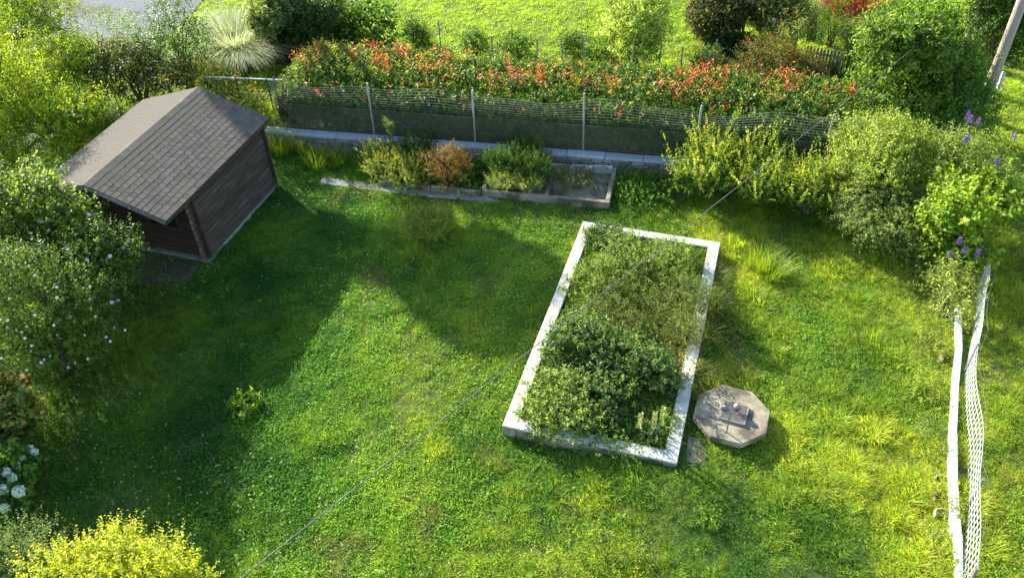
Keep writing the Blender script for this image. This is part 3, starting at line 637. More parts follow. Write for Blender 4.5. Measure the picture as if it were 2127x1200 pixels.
mk(~rs, 'foliage'); mk(rs, 'red_shoots')
rnd = random.Random(4)
for i in range(22):
    x = -Lh / 2 + (i + .5) * Lh / 22; MB().tube([(x, 0, -.05), (x + rnd.uniform(-.1, .1), rnd.uniform(-.1, .1), .6), (x + rnd.uniform(-.3, .3), rnd.uniform(-.3, .3), 1.3)], [.04, .03, .012], 6).build('stem', BARK, hroot)

# ---------------------------------------------------------------- shrubs and trees
P = plant
# left of and behind the shed
P('willow_tree', 'tall yellow green fine leaved tree at the upper left edge', 'tree', [Bl(40, 60, 2.3, 95, 100), Bl(-20, 180, 2.6, 130, 120), Bl(115, 170, 1.6, 80, 85), Bl(60, 280, 1.5, 130, 90), Bl(165, 265, 1.2, 60, 60)], 1, 7500, .40, 11, .10, .034, [(.04, .10, .010), (.13, .21, .015), (.31, .34, .03)], up=.5, r0=.07, limb=9, base=U(20, 370))
P('laurel_shrub', 'dark leathery leaved shrub between the shed and the gravel drive', 'shrub', [Bl(235, 165, 1.5, 75, 55), Bl(330, 170, 1.2, 70, 45), Bl(270, 130, 1.6, 60, 40)], 2, 1100, .3, 9, .13, .04, [(.015, .035, .008), (.04, .075, .02), (.11, .12, .06)], mat=LEAFG, tip=[(.25, .10, .06), (.3, .2, .12)], tipp=.12)
P('viburnum_shrub', 'tall loose green shrub in front of the gravel drive', 'shrub', [Bl(375, 70, 2.2, 50, 70), Bl(345, 125, 1.4, 60, 55), Bl(410, 120, 1.2, 35, 50)], 3, 900, .4, 11, .075, .04, MG, up=.8, mat=LEAFG)
P('rose_thicket', 'airy pale green rose thicket between yellow tree and gravel drive', 'shrub', [Bl(215, 75, 1.8, 30, 45), Bl(265, 90, 1.5, 40, 45), Bl(160, 110, 1.6, 45, 40), Bl(190, 135, 1.3, 60, 30)], 4, 620, .45, 10, .06, .032, LG, up=.8)
P('bramble_vine', 'sprawling vine with yellowing leaves on the rail fence', 'vine', [Bl(460, 170, .95, 45, 22), Bl(410, 165, 1.1, 35, 30), Bl(530, 235, .7, 28, 35), Bl(625, 200, 1.1, 30, 32), Bl(490, 205, .7, 40, 25)], 5, 520, .35, 9, .08, .05, [(.05, .09, .012), (.11, .16, .02), (.24, .20, .04)], tip=[(.36, .15, .05)], tipp=.1)
p = U(495, 120, WZ); grassclump('pampas_grass', 'large pale cream fountain grass clump by the neighbour lawn', 'ornamental grass', p, 6, 5200, .45, 1.2, 1.35, .020, [(.60, .62, .40), (.72, .72, .52), (.42, .48, .24), (.26, .34, .13)], mat=PALE, seg=6)
P('box_ball', 'dark clipped ball shrub beside the pampas clump', 'shrub', [Bl(588, 88, .9, 42, 45)], 7, 3400, .1, 8, .045, .026, [(.008, .022, .007), (.016, .04, .012), (.035, .06, .03)], lump=.05, shell=.2, clump=False)
P('olive_tree', 'silvery grey leaved tree behind the dark ball shrub', 'tree', [Bl(565, 40, 1.8, 42, 40), Bl(590, 15, 2.0, 40, 40)] + [(np.array((x_, 25.5 + dy, z)), np.array((r, r, h))) for x_, dy, z, r, h in ((-10.6, 0, 6.85, 1.0, .75), (-9.4, .1, 6.35, 1.1, .85), (-8.35, -.1, 6.1, .7, .5), (-11.0, 0, 5.75, .8, .7), (-10.1, .1, 5.8, .9, .55), (-11.5, 0, 5.1, .45, .35))], 8, 9500, .28, 10, .11, .05, GG, up=.6, base=U(590, 45, WZ), r0=.09, limb=12)
ev = U(668, 112, WZ); evb = [(np.array((ev.x, ev.y, z)), np.array((r, r, h))) for z, r, h in ((1.1, .95, .9), (1.75, .8, .6))]
P('laurel_tree', 'dark glossy evergreen tree cut by the top edge', 'tree', evb, 9, 3000, .28, 9, .095, .04, DG, mat=LEAFG, base=ev, r0=.08)
P('fig_bush', 'bush with large bright leaves left of the neighbour lawn', 'shrub', [Bl(765, 50, 1.1, 50, 38), Bl(800, 75, .8, 40, 35), Bl(735, 80, .7, 30, 35)], 10, 260, .32, 8, .16, .11, MG, tip=[(.12, .22, .03)], tipp=.4)
# neighbour's borders
P('dogwood_shrub', 'upright pale variegated shrub at the right end of the neighbour lawn', 'shrub', [Bl(1335, 30, 2.2, 62, 52), Bl(1330, 85, 1.2, 55, 48), Bl(1290, 60, 1.4, 30, 40)], 11, 2500, .33, 10, .09, .04, [(.09, .15, .03), (.20, .28, .07), (.42, .48, .20)], up=.7)
P('holly_ball', 'rounded dark shrub flecked with yellow at the top edge', 'shrub', [Bl(1488, 30, 1.3, 56, 52)], 12, 4200, .12, 9, .06, .036, [(.012, .022, .006), (.03, .04, .008), (.12, .11, .015)], lump=.06, shell=.2, clump=False, mat=LEAFG, tip=[(.35, .28, .03)], tipp=.10)
P('golden_conifer', 'narrow bright yellow green shrub between two dark ones', 'shrub', [Bl(1545, 5, 1.3, 22, 45)], 13, 400, .18, 9, .045, .015, YG)
P('yew_column', 'broad dark evergreen block beside the red maple', 'shrub', [Bl(1610, 5, 1.6, 55, 60), Bl(1580, 20, 1.2, 30, 40)], 14, 4800, .14, 9, .06, .02, [(.008, .022, .006), (.02, .05, .01), (.05, .09, .015)], lump=.06, shell=.2, clump=False, up=.9)
P('hosta', 'low clump of broad bluish leaves under the dark shrubs', 'hosta', [Bl(1525, 105, .45, 42, 22)], 15, 120, .18, 8, .26, .13, [(.02, .055, .035), (.04, .09, .05), (.08, .13, .08)], limb=4, r0=.012, trunk_name='stalks', curl=.35)
P('rose_bush', 'twiggy rose bush with reddish leaves behind the hedge end', 'rose', [Bl(1600, 130, 1.0, 60, 42), Bl(1660, 150, .8, 40, 30), Bl(1560, 150, .7, 35, 25)], 16, 1700, .32, 9, .05, .03, [(.03, .05, .012), (.07, .09, .02), (.15, .11, .04)], tip=[(.25, .07, .04), (.3, .15, .08)], tipp=.2)
P('joe_pye_plant', 'tall pale green perennial with dusty pink flower heads', 'perennial', [Bl(1660, 60, 1.2, 45, 35), Bl(1620, 80, .9, 35, 25), Bl(1650, 30, 1.5, 25, 22)], 17, 900, .36, 10, .10, .03, [(.06, .11, .03), (.13, .19, .06), (.25, .30, .14)], up=1.2, tip=[(.45, .24, .26), (.4, .2, .18)], tipp=.3, tipfrom=.8)
P('russian_sage', 'hazy lavender flowered clump at the top edge', 'perennial', [Bl(1695, 15, 1.1, 28, 28)], 18, 300, .45, 12, .03, .012, [(.14, .14, .16), (.24, .21, .30)], up=1.2)
P('grass_mound', 'bright green feathery mound below the red maple', 'perennial', [Bl(1735, 45, .8, 42, 33)], 19, 1300, .3, 10, .06, .016, LG, up=1.)
P('red_maple', 'small red leaved maple at the top edge', 'tree', [Bl(1760, 5, 1.6, 45, 28), Bl(1820, 12, 1.5, 45, 28), Bl(1790, 30, 1.1, 45, 18)], 20, 1100, .25, 9, .06, .03, [(.06, .012, .008), (.18, .035, .02), (.36, .10, .06)], droop=.5)
P('fern_clump', 'arching pale leaved perennial clump right of the picket fence', 'perennial', [Bl(1785, 85, .9, 50, 40), Bl(1790, 130, .6, 30, 30)], 22, 800, .45, 12, .09, .022, [(.06, .10, .04), (.12, .17, .07), (.25, .3, .16)], droop=.4)
p = U(1745, 165, WZ); grassclump('iris_clump', 'dark strap leaved clump beside the picket fence', 'perennial', p, 23, 90, .28, .75, .8, .035, [(.02, .05, .012), (.05, .10, .02)])
# picket fence
pa, pb_ = U(1668, 148, WZ), U(1738, 160, WZ); pk = empty('picket_fence', pa, 'weathered dark picket fence in the flower border', 'fence')
for i in range(11):
    q = (pb_ - pa) * (i / 10); MB().box((q.x, q.y, .36), (.06, .025, .84 + .05 * math.sin(i * 2.3))).build('picket', TWIG, pk, bevel=.004)
for z in (.2, .6): MB().beam(Vector((0, .03, z)), pb_ - pa + Vector((0, .03, z)), .03, .05).build('rail', TWIG, pk)
p = U(1597, 100, WZ); bo = empty('garden_ornament', p, 'small white garden ornament on a dark post', 'ornament')
MB().tube([(0, 0, -.1), (0, 0, .75)], .04, 8).build('post', DARKM, bo); MB().tube([(0, 0, .74), (.02, 0, .85), (.03, 0, 1.0), (.06, 0, 1.1), (.07, 0, 1.2), (.07, 0, 1.24)], [.05, .10, .09, .05, .065, .02], 10).build('figure', WHITE, bo, smooth_=True)
p = U(75, 107, WZ + .05); tag(MB().prism([(-.55, -.2), (.5, -.25), (.6, .2), (-.5, .25)], 0, .12, .06).build('stone_slab', CONC, None, bevel=.02, loc=(p.x, p.y, WZ + .045)), 'pale stone slab on the gravel drive beside the yellow tree', 'stone slab')
# big climbers on the right
P('climbing_rose', 'big mound of glossy green climbing leaves left of the utility pole', 'climber', [Bl(1880, 95, 2.7, 75, 70), Bl(1905, 200, 1.3, 85, 65), Bl(1960, 160, 1.5, 60, 60), Bl(1850, 175, 1.2, 60, 60), Bl(1850, 60, 2.6, 40, 40), Bl(1930, 60, 2.6, 50, 50)], 24, 3400, .38, 9, .13, .08, [(.03, .07, .012), (.07, .13, .02), (.13, .20, .035)], limb=10)
P('elder_bush', 'tall green bush behind the dead grey tree at the top right', 'shrub', [Bl(2090, 40, 2.4, 55, 60), Bl(2110, -10, 3.0, 60, 60), Bl(2050, 60, 1.6, 40, 50), Bl(2060, -30, 3.0, 70, 50), Bl(2120, 90, 1.5, 50, 50), Bl(2075, 105, 1.0, 45, 35)], 25, 2400, .35, 9, .11, .05, DG)
P('lower_climber', 'dense leafy bush below the climbing rose beside the pole base', 'shrub', [Bl(1940, 255, 1.2, 90, 60), Bl(2000, 230, 1.1, 55, 55), Bl(1870, 275, 1.0, 75, 50)], 26, 2000, .35, 9, .09, .05, MG)
# right side of the garden
prv = [(.028, .07, .012), (.07, .135, .018), (.16, .22, .028)]
for nm, lb, bl, sd, n in (('privet_shrub', 'leftmost spiky yellow green shrub at the end of the wall coping', [Bl(1450, 365, .7, 55, 42), Bl(1485, 320, .9, 45, 30)], 27, 190),
                          ('privet_shrub', 'middle spiky yellow green shrub under the cable', [Bl(1560, 385, .6, 60, 38), Bl(1560, 325, .8, 55, 28)], 28, 210),
                          ('privet_shrub', 'rightmost spiky yellow green shrub beside the pale airy shrub', [Bl(1660, 395, .65, 62, 38), Bl(1710, 400, .7, 55, 36)], 29, 230)):
    pr_, _, plb = P(nm, lb, 'shrub', bl, sd, n * 3, .42, 18, .075, .036, prv, up=1.0, tip=[(.32, .32, .05), (.25, .28, .04)], tipp=.38, tipfrom=.45, shell=.7, spread=.75, group='spiky shrubs along the back wall')
    A = crown(sd + 300, plb, 36, 1.05, 50, .068, .034, [(.10, .17, .02), (.22, .28, .04), (.36, .38, .08)], up=1.9, shell=.8, spread=.55, droop=.15, zmin=.15, clump=False); A.pop('tips'); leafmesh('long_shoots', parent=pr_, **A)
P('pale_shrub', 'large airy pale green shrub in the right corner', 'shrub', [Bl(1840, 320, 1.5, 85, 60), Bl(1780, 345, 1.1, 60, 45), Bl(1870, 370, 1.1, 70, 50), Bl(1790, 300, 1.2, 50, 35)], 30, 2800, .36, 11, .08, .04, [(.08, .13, .025), (.17, .23, .05), (.32, .36, .12)], up=.6)
P('cotoneaster', 'silvery green shrub spilling onto the lawn in the right corner', 'shrub', [Bl(1830, 435, .9, 75, 50), Bl(1780, 430, .7, 55, 42), Bl(1870, 480, .6, 65, 50)], 31, 2100, .32, 12, .065, .032, [(.05, .085, .03), (.11, .155, .055), (.24, .28, .14)], up=.2, droop=.5)
hz = P('hazel_bush', 'bright broad leaved bush at the top of the mesh fence', 'shrub', [Bl(2000, 435, 1.3, 85, 65), Bl(1965, 475, .9, 60, 60), Bl(2055, 420, 1.2, 55, 55), Bl(1995, 525, .6, 60, 45)], 32, 950, .34, 8, .13, .10, [(.07, .14, .014), (.14, .22, .022), (.23, .30, .045)], tip=[(.30, .34, .06)], tipp=.25)
FLOW = [(.20, .10, .33), (.27, .14, .38), (.15, .07, .28)]
def cone_flowers(root, pts, seed, r=.05, h=.2):
    g = np.random.default_rng(seed)
    for p, ax in pts:
        n = 120; t = g.random(n); a = g.random(n) * 6.28; ax = nrm(np.array(ax)); b1 = nrm(np.cross(ax, [.3, .9, .1])); b2 = np.cross(ax, b1)
        rr = r * (1 - .8 * t); out_ = b1 * np.cos(a)[:, None] + b2 * np.sin(a)[:, None]; pos = np.array(p) + ax * (t * h)[:, None] + out_ * (rr * .6)[:, None]
        c = np.array(FLOW)[g.integers(0, 3, n)] * (1 + .2 * g.normal(size=(n, 1)))
        leafmesh('flower_spike', pos, nrm(out_ + ax * .4 + g.normal(size=(n, 3)) * .3), nrm(ax + g.normal(size=(n, 3)) * .4), np.full(n, .035), np.full(n, .024), np.clip(c, .01, .9), mat=PETAL, parent=root)
bd, tips, _ = P('butterfly_bush', 'loose bush with violet flower spikes above the bright broad leaved bush', 'shrub', [Bl(2010, 345, 1.6, 62, 45), Bl(1985, 320, 1.5, 45, 35), Bl(2060, 380, 1.2, 45, 40)], 33, 420, .5, 12, .13, .03, [(.06, .10, .03), (.12, .17, .05), (.24, .29, .13)], up=.9, droop=.2)
sel = np.argsort(-tips[0][:, 2] + .3 * np.random.default_rng(1).random(len(tips[0])))[:60:10]
cone_flowers(bd, [(tips[0][i], tips[1][i] + [0, 0, .4]) for i in sel], 1, .055, .2)
bd2, tips, _ = P('butterfly_bush', 'small sprawling bush with violet spikes leaning on the mesh fence', 'shrub', [Bl(1975, 600, .45, 45, 42), Bl(1985, 655, .35, 30, 35)], 34, 200, .42, 11, .11, .026, [(.09, .13, .04), (.16, .21, .07), (.3, .33, .15)], up=.6, droop=.3)
sel = np.argsort(-tips[0][:, 2])[:15:3]; cone_flowers(bd2, [(tips[0][i], tips[1][i] + [0, 0, .4]) for i in sel], 2, .045, .14)
# beds below the wall
P('juniper_shrub', 'yellow green feathery shrub in the bed left of the barberry', 'shrub', [Bl(820, 352, .4, 54, 28), Bl(785, 325, .4, 32, 22), Bl(850, 370, .3, 36, 18)], 35, 700, .24, 16, .055, .022, [(.05, .10, .02), (.12, .18, .03), (.26, .27, .05)], up=.9, tip=[(.36, .33, .07)], tipp=.4, spread=.7)
P('dark_shrub', 'dark green shrub tucked against the wall behind the feathery shrub', 'shrub', [Bl(870, 312, .45, 40, 24)], 36, 420, .3, 12, .055, .022, DG, up=.9)
P('sapling', 'narrow upright sapling in front of the coping', 'sapling', [Bl(810, 272, .95, 9, 20), Bl(806, 295, .5, 8, 20)], 37, 40, .22, 12, .055, .026, LG, up=1.6, limb=2, r0=.012)
P('barberry', 'round reddish brown shrub in front of the wall', 'shrub', [Bl(925, 348, .55, 42, 40)], 38, 700, .2, 9, .045, .026, [(.05, .055, .012), (.12, .10, .025), (.22, .13, .05)], tip=[(.32, .08, .04), (.28, .13, .06)], tipp=.45, up=.6)
P('rosemary', 'dense dark green needle shrub in the box planter', 'shrub', [Bl(1085, 330, .55, 48, 30), Bl(1045, 345, .4, 36, 26), Bl(1115, 352, .4, 32, 28)], 39, 1700, .24, 14, .055, .018, [(.018, .05, .010), (.045, .10, .018), (.09, .16, .03)], up=1.3, spread=.6)
P('lavender', 'light green low shrub in front of the dark needle shrub', 'shrub', [Bl(1045, 375, .35, 30, 18), Bl(1095, 380, .33, 28, 16)], 40, 420, .24, 14, .05, .018, [(.09, .15, .03), (.20, .26, .05), (.36, .38, .12)], up=1.0)
P('nettle', 'small weeds growing inside the empty compartment', 'weed', [Bl(1190, 372, .18, 40, 14), Bl(1240, 378, .16, 24, 12), Bl(1165, 390, .15, 12, 14)], 41, 260, .22, 10, .055, .024, [(.04, .07, .02), (.09, .12, .035), (.16, .13, .06)], up=1., limb=4, r0=.008, trunk_name='stalks')
P('ground_ivy', 'bright low leafy carpet right of the box planter', 'ground cover', [Bl(1335, 365, .08, 60, 22), Bl(1340, 400, .08, 70, 28), Bl(1310, 400, .07, 40, 30)], 42, 900, .14, 7, .06, .045, [(.03, .09, .015), (.06, .14, .02), (.12, .2, .03)], limb=3, r0=.01, trunk_name='stalks')
P('bed_weeds', 'leafy weeds between the barberry and the box planter', 'weed', [Bl(985, 360, .15, 28, 22), Bl(985, 385, .12, 30, 10)], 43, 260, .16, 7, .06, .045, MG, limb=3, r0=.01, trunk_name='stalks')
for i, (px, py, n, h, lb) in enumerate(((585, 318, 260, .75, 'tall green grass clump against the shed back corner'), (628, 312, 160, .6, 'grass clump at the left end of the stone wall'), (660, 345, 200, .55, 'yellowing grass clump between path and shed'), (700, 340, 180, .5, 'green grass clump left of the feathery shrub'), (1600, 575, 260, .55, 'tall grass clump right of the raised bed'), (1575, 555, 160, .5, 'smaller tall grass clump beside the raised bed corner'))):
    grassclump('grass_clump', lb, 'grass clump', U(px, py), 50 + i, n, .28, h, .7, .012, [(.08, .18, .012), (.16, .27, .016), (.26, .34, .03)], 'tall grass clumps')
P('spirea', 'low shrub standing alone on the shaded lawn', 'shrub', [Bl(885, 472, .42, 50, 34)], 60, 1100, .22, 10, .05, .024, [(.07, .12, .018), (.13, .19, .03), (.22, .23, .06)], up=.8)
# left foreground
P('hazel_shrub', 'big broad leaved shrub in front of the shed at the left edge', 'shrub', [Bl(70, 430, 2.4, 75, 60), Bl(0, 470, 2.3, 80, 80), Bl(135, 470, 1.9, 60, 60), Bl(60, 520, 1.1, 100, 70)], 61, 1500, .35, 9, .10, .078, [(.03, .065, .012), (.07, .125, .02), (.14, .19, .04)], up=.5, tip=[(.2, .26, .03)], tipp=.12, limb=10)
hb, tips, _ = P('hibiscus_shrub', 'green shrub with sparse lilac flowers beside the shed', 'shrub', [Bl(190, 560, 1.5, 85, 75), Bl(245, 545, 1.2, 40, 50), Bl(150, 520, 1.7, 60, 60), Bl(215, 590, .7, 75, 55)], 62, 1700, .32, 10, .07, .04, [(.02, .05, .010), (.05, .10, .018), (.10, .16, .03)], up=.7, limb=10)
def dots(root, tips, idx, seed, name, c, r=.04, k=7):
    g = np.random.default_rng(seed)
    for i in idx:
        n = k; a = np.arange(n) * 6.28 / n + g.random(); ax = nrm(tips[1][i] + np.array([.1, -.3, .5])); b1 = nrm(np.cross(ax, [.3, .9, .1])); b2 = np.cross(ax, b1)
        out_ = b1 * np.cos(a)[:, None] + b2 * np.sin(a)[:, None]
        leafmesh(name, np.repeat(tips[0][i][None], n, 0), nrm(out_ + ax * .35), np.repeat(ax[None], n, 0), np.full(n, r), np.full(n, r * .85), np.repeat(np.array(c)[None], n, 0) * (1 + .08 * g.normal(size=(n, 1))), mat=PETAL, parent=root, mid=.65)
def vis(tips, n, seed):                                # outermost shoots on the garden side
    g = np.random.default_rng(seed); sc = -tips[2][:, 1] * .8 + tips[2][:, 2] * .6 + tips[2][:, 0] * .3; c = np.where(sc > .35)[0]; return g.choice(c, min(n, len(c)), False)
dots(hb, tips, vis(tips, 26, 1), 3, 'flower', (.50, .42, .68), .042)
ws, tips, _ = P('mock_orange', 'large dense shrub with small white flowers at the left edge', 'shrub', [Bl(60, 620, 2.0, 95, 95), Bl(140, 640, 1.5, 85, 80), Bl(30, 720, 1.4, 100, 80), Bl(-30, 640, 2.2, 100, 120), Bl(170, 600, 1.3, 50, 60), Bl(60, 740, .7, 110, 70), Bl(170, 690, .7, 80, 60)], 63, 4300, .28, 10, .06, .032, [(.02, .05, .010), (.055, .11, .018), (.11, .17, .025)], up=.6, limb=12)
dots(ws, tips, vis(tips, 110, 2), 4, 'flower', (.72, .75, .72), .030)
oh, tips, _ = P('oakleaf_hydrangea', 'oak leaved hydrangea with faded pink flower heads at the left edge', 'hydrangea', [Bl(35, 860, .8, 48, 50), Bl(-20, 850, .9, 60, 60), Bl(30, 885, .35, 50, 38), Bl(-30, 900, .4, 50, 40)], 64, 460, .26, 7, .15, .12, [(.04, .075, .02), (.08, .12, .03), (.16, .17, .05)], tip=[(.36, .20, .14), (.42, .24, .18)], tipp=.35, tipfrom=.55, limb=5)
sh_, tips, lb = P('snowball_hydrangea', 'snowball hydrangea with round white green heads at the left edge', 'hydrangea', [Bl(10, 990, .5, 42, 55), Bl(-40, 1000, .6, 60, 60), Bl(15, 1010, .25, 42, 45)], 65, 380, .24, 8, .12, .085, MG, limb=5)
g = np.random.default_rng(9); hs = []
for i, (px, py, r, z) in enumerate(((62, 930, 7, .6), (72, 938, 8, .55), (45, 952, 8, .6), (32, 966, 9, .65), (10, 980, 11, .75), (25, 992, 10, .7), (38, 1020, 13, .6), (5, 1015, 11, .7), (8, 1055, 10, .55), (-15, 975, 10, .8), (-20, 1035, 11, .7))):
    c = U(px, py, z); R_ = r * depth(c) / FPX; c = np.array(c) - np.array(sh_.location); n = 130; v = nrm(g.normal(size=(n, 3)))
    cc = np.array([(.62, .72, .58), (.74, .80, .72), (.50, .64, .42)])[i % 3]
    leafmesh('flower_head', c + v * R_ * .8, nrm(np.cross(v, g.normal(size=(n, 3))) + v * .25), v, np.full(n, R_ * .55), np.full(n, R_ * .5), np.clip(cc * (1 + .1 * g.normal(size=(n, 1))), 0, .9), mat=PETAL, parent=sh_, mid=.55)
P('golden_shrub', 'bright golden yellow shrub at the bottom left corner', 'shrub', [Bl(200, 1185, 1.5, 80, 46), Bl(310, 1190, 1.4, 75, 44), Bl(120, 1215, 1.4, 80, 50), Bl(250, 1250, 1.2, 150, 60), Bl(380, 1215, 1.2, 45, 34)], 66, 1900, .26, 13, .055, .030, [(.11, .17, .012), (.26, .30, .022), (.41, .41, .04)], up=.9, tip=[(.46, .43, .04)], tipp=.3, limb=10)
P('grey_shrub', 'grey green shrub behind the golden shrub in the corner', 'shrub', [Bl(50, 1125, 1.0, 50, 38), Bl(0, 1150, 1.1, 50, 45), Bl(70, 1165, 1.0, 60, 40)], 67, 520, .26, 11, .045, .022, GG, up=.7)
P('loosestrife', 'bright long leaved weeds at the bottom edge of the lawn', 'weed', [Bl(1230, 1185, .12, 90, 30), Bl(1310, 1195, .12, 60, 25), Bl(1120, 1195, .1, 50, 22)], 68, 420, .2, 9, .09, .018, [(.08, .15, .015), (.16, .23, .025), (.28, .32, .05)], up=1., limb=5, r0=.008, trunk_name='stalks')
P('dock_weed', 'broad leaved weed at the edge of the lawn shade', 'weed', [Bl(512, 838, .1, 28, 14)], 69, 60, .14, 6, .12, .05, [(.05, .11, .012), (.10, .18, .02), (.18, .24, .03)], limb=3, r0=.008, trunk_name='stalks')
P('lawn_weed', 'pale leafed weed clump in the lower right lawn', 'weed', [Bl(1468, 1080, .1, 22, 18)], 70, 70, .14, 7, .07, .024, LG, limb=3, r0=.008, trunk_name='stalks')
for i, (px, py, rw, rh, lb) in enumerate(((1935, 720, 24, 40, 'straggly pale weeds along the upper edging'), (1930, 820, 26, 50, 'straggly pale weeds along the middle edging'), (1940, 920, 26, 45, 'grey green weed patch beside the long edging beam'), (1955, 1050, 24, 50, 'weeds between the clay tiles and edging'), (1950, 1160, 30, 50, 'weeds round the lowest clay tiles'))):
    P('edging_weeds', lb, 'weed', [Bl(px, py, .06, rw, rh, rh * .011), Bl(px + 8, py + 30, .05, rw * .8, rh * .7)], 71 + i, 170, .14, 8, .05, .02, GG if i == 2 else [(.10, .15, .02), (.18, .22, .04), (.30, .30, .08)], up=.8, limb=3, r0=.006, trunk_name='stalks', zmin=-.02, group='weeds along the right edging')
# raised bed planting
bw = [(.035, .075, .02), (.075, .13, .035), (.15, .20, .07)]
P('bramble_mound', 'dark leafy bramble mound in the middle of the raised bed', 'bramble', [Bl(1275, 750, .45, 88, 62), Bl(1200, 720, .42, 66, 60), Bl(1335, 775, .4, 52, 60), Bl(1230, 810, .4, 74, 52)], 80, 1500, .22, 9, .085, .055, [(.032, .07, .026), (.065, .12, .045), (.13, .185, .075)], gz_=.2)
P('mint_mound', 'pale leafy mound in the near left corner of the raised bed', 'mint', [Bl(1150, 825, .45, 62, 48), Bl(1130, 860, .4, 50, 35), Bl(1190, 860, .4, 60, 35)], 81, 850, .2, 9, .075, .042, [(.06, .11, .03), (.12, .18, .055), (.25, .30, .12)], gz_=.2)
P('bindweed_tangle', 'light green tangle at the far end of the raised bed', 'weed', [Bl(1340, 540, .5, 80, 42), Bl(1270, 570, .4, 60, 45), Bl(1400, 555, .45, 50, 45), Bl(1230, 600, .35, 50, 35)], 82, 1350, .2, 9, .06, .03, [(.055, .10, .025), (.11, .17, .045), (.22, .27, .10)], gz_=.2)
P('thistle', 'dark leafy weed in the far left corner of the raised bed', 'weed', [Bl(1255, 490, .4, 36, 14)], 83, 160, .2, 8, .09, .035, [(.035, .08, .025), (.08, .13, .045)], gz_=.2, limb=4, r0=.01, trunk_name='stalks')
P('wild_carrot', 'olive brown dry weeds across the middle of the raised bed', 'weed', [Bl(1330, 640, .42, 80, 38), Bl(1420, 620, .45, 55, 50), Bl(1250, 650, .4, 60, 35), Bl(1420, 700, .35, 35, 45)], 84, 1200, .24, 10, .06, .014, [(.05, .09, .025), (.10, .15, .045), (.18, .21, .08)], up=.9, gz_=.2)
P('chickweed', 'low green weeds along the near rim of the raised bed', 'weed', [Bl(1300, 900, .25, 90, 24), Bl(1380, 890, .25, 35, 35), Bl(1250, 890, .25, 50, 20)], 85, 620, .14, 8, .05, .032, [(.035, .085, .02), (.07, .14, .03), (.14, .2, .05)], gz_=.2, limb=4, r0=.008, trunk_name='stalks')
for i, (px, py, n, h, lb) in enumerate(((1472, 590, 200, .5, 'grass clump against the far right rim of the raised bed'), (1468, 640, 240, .55, 'leaning grass clump over the right rim of the raised bed'), (1455, 700, 220, .5, 'grass clump hiding the middle of the right rim'), (1432, 780, 200, .45, 'grass clump between raised bed and well cover'), (1420, 850, 160, .4, 'grass clump at the near right rim of the raised bed'))):
    grassclump('grass_clump', lb, 'grass clump', U(px, py), 150 + i, n, .26, h, .9, .011, [(.10, .17, .014), (.16, .2, .03), (.22, .19, .06)], 'tall grass clumps')
P('rim_weeds', 'weeds spilling over the right rim of the raised bed', 'weed', [Bl(1460, 640, .35, 30, 50), Bl(1440, 700, .33, 26, 45), Bl(1425, 790, .3, 22, 45)], 86, 420, .2, 9, .055, .022, [(.06, .10, .02), (.12, .16, .03), (.22, .20, .06)], up=.8, gz_=.2, limb=4, r0=.006, trunk_name='stalks')
mp = U(1352, 915, .22); ml = empty('mullein', mp, 'pale green mullein with three upright flower spikes in the raised bed', 'mullein'); g = np.random.default_rng(3)
n = 34; a = g.random(n) * 6.28; d = np.stack([np.cos(a), np.sin(a), .35 + .8 * g.random(n)], 1)
leafmesh('leaf_rosette', np.zeros((n, 3)) + g.normal(size=(n, 3)) * .03 + [0, 0, .05], nrm(d), nrm(np.array([0, 0, 1.]) + .2 * g.normal(size=(n, 3))), .24 + .1 * g.random(n), .06 + .02 * g.random(n), np.clip(np.array((.13, .2, .08)) * (1 + .15 * g.normal(size=(n, 1))), .01, 1), parent=ml)
for x, y, h in ((-.22, .05, .72), (.02, .0, .80), (.17, .06, .86)):
    MB().tube([(x * .3, y * .3, 0), (x * .8, y, h * .4), (x, y, h)], [.014, .02, .008], 6).build('flower_stem', GREENP, ml)
    n = 90; t = g.random(n); a = g.random(n) * 6.28; o3 = np.stack([np.cos(a), np.sin(a), .5 + 0 * a], 1); pos = np.stack([x + 0 * t, y + 0 * t, h * (.42 + .58 * t)], 1) + o3 * .012
    leafmesh('flower_spike', pos, nrm(o3), nrm(np.array([0, 0, 1.]) + .3 * g.normal(size=(n, 3))), np.full(n, .045), np.full(n, .03), np.clip(np.array((.34, .38, .12)) * (1 + .2 * g.normal(size=(n, 1))), .01, 1), parent=ml)
# garden stakes and roses behind the hedge
sk = [(918, 108, 912, 56), (860, 75, 857, 55), (1026, 122, 1024, 95), (1116, 128, 1114, 90), (1166, 140, 1164, 82), (1213, 140, 1213, 75), (1311, 148, 1313, 88), (1366, 140, 1367, 102), (1413, 148, 1415, 114), (1465, 160, 1468, 107)]
for i, (bx, by, tx, ty) in enumerate(sk):
    b = U(bx, by + 18, WZ); h = 1.05 + (.25 if i in (0, 5, 6) else 0); dv = Vector((math.sin(i * 2.1) * .04, math.cos(i * 1.3) * .04, h))
    o = MB().tube([Vector((0, 0, -.15)), dv], .022, 7).build('garden_stake', POSTM, None, loc=(b.x, b.y, WZ))
    tag(o, '%s thin grey stake from the left behind the hedge' % ('second', 'first', 'third', 'fourth', 'fifth', 'sixth', 'seventh', 'eighth', 'ninth', 'tenth')[i], 'stake', 'garden stakes behind the hedge')
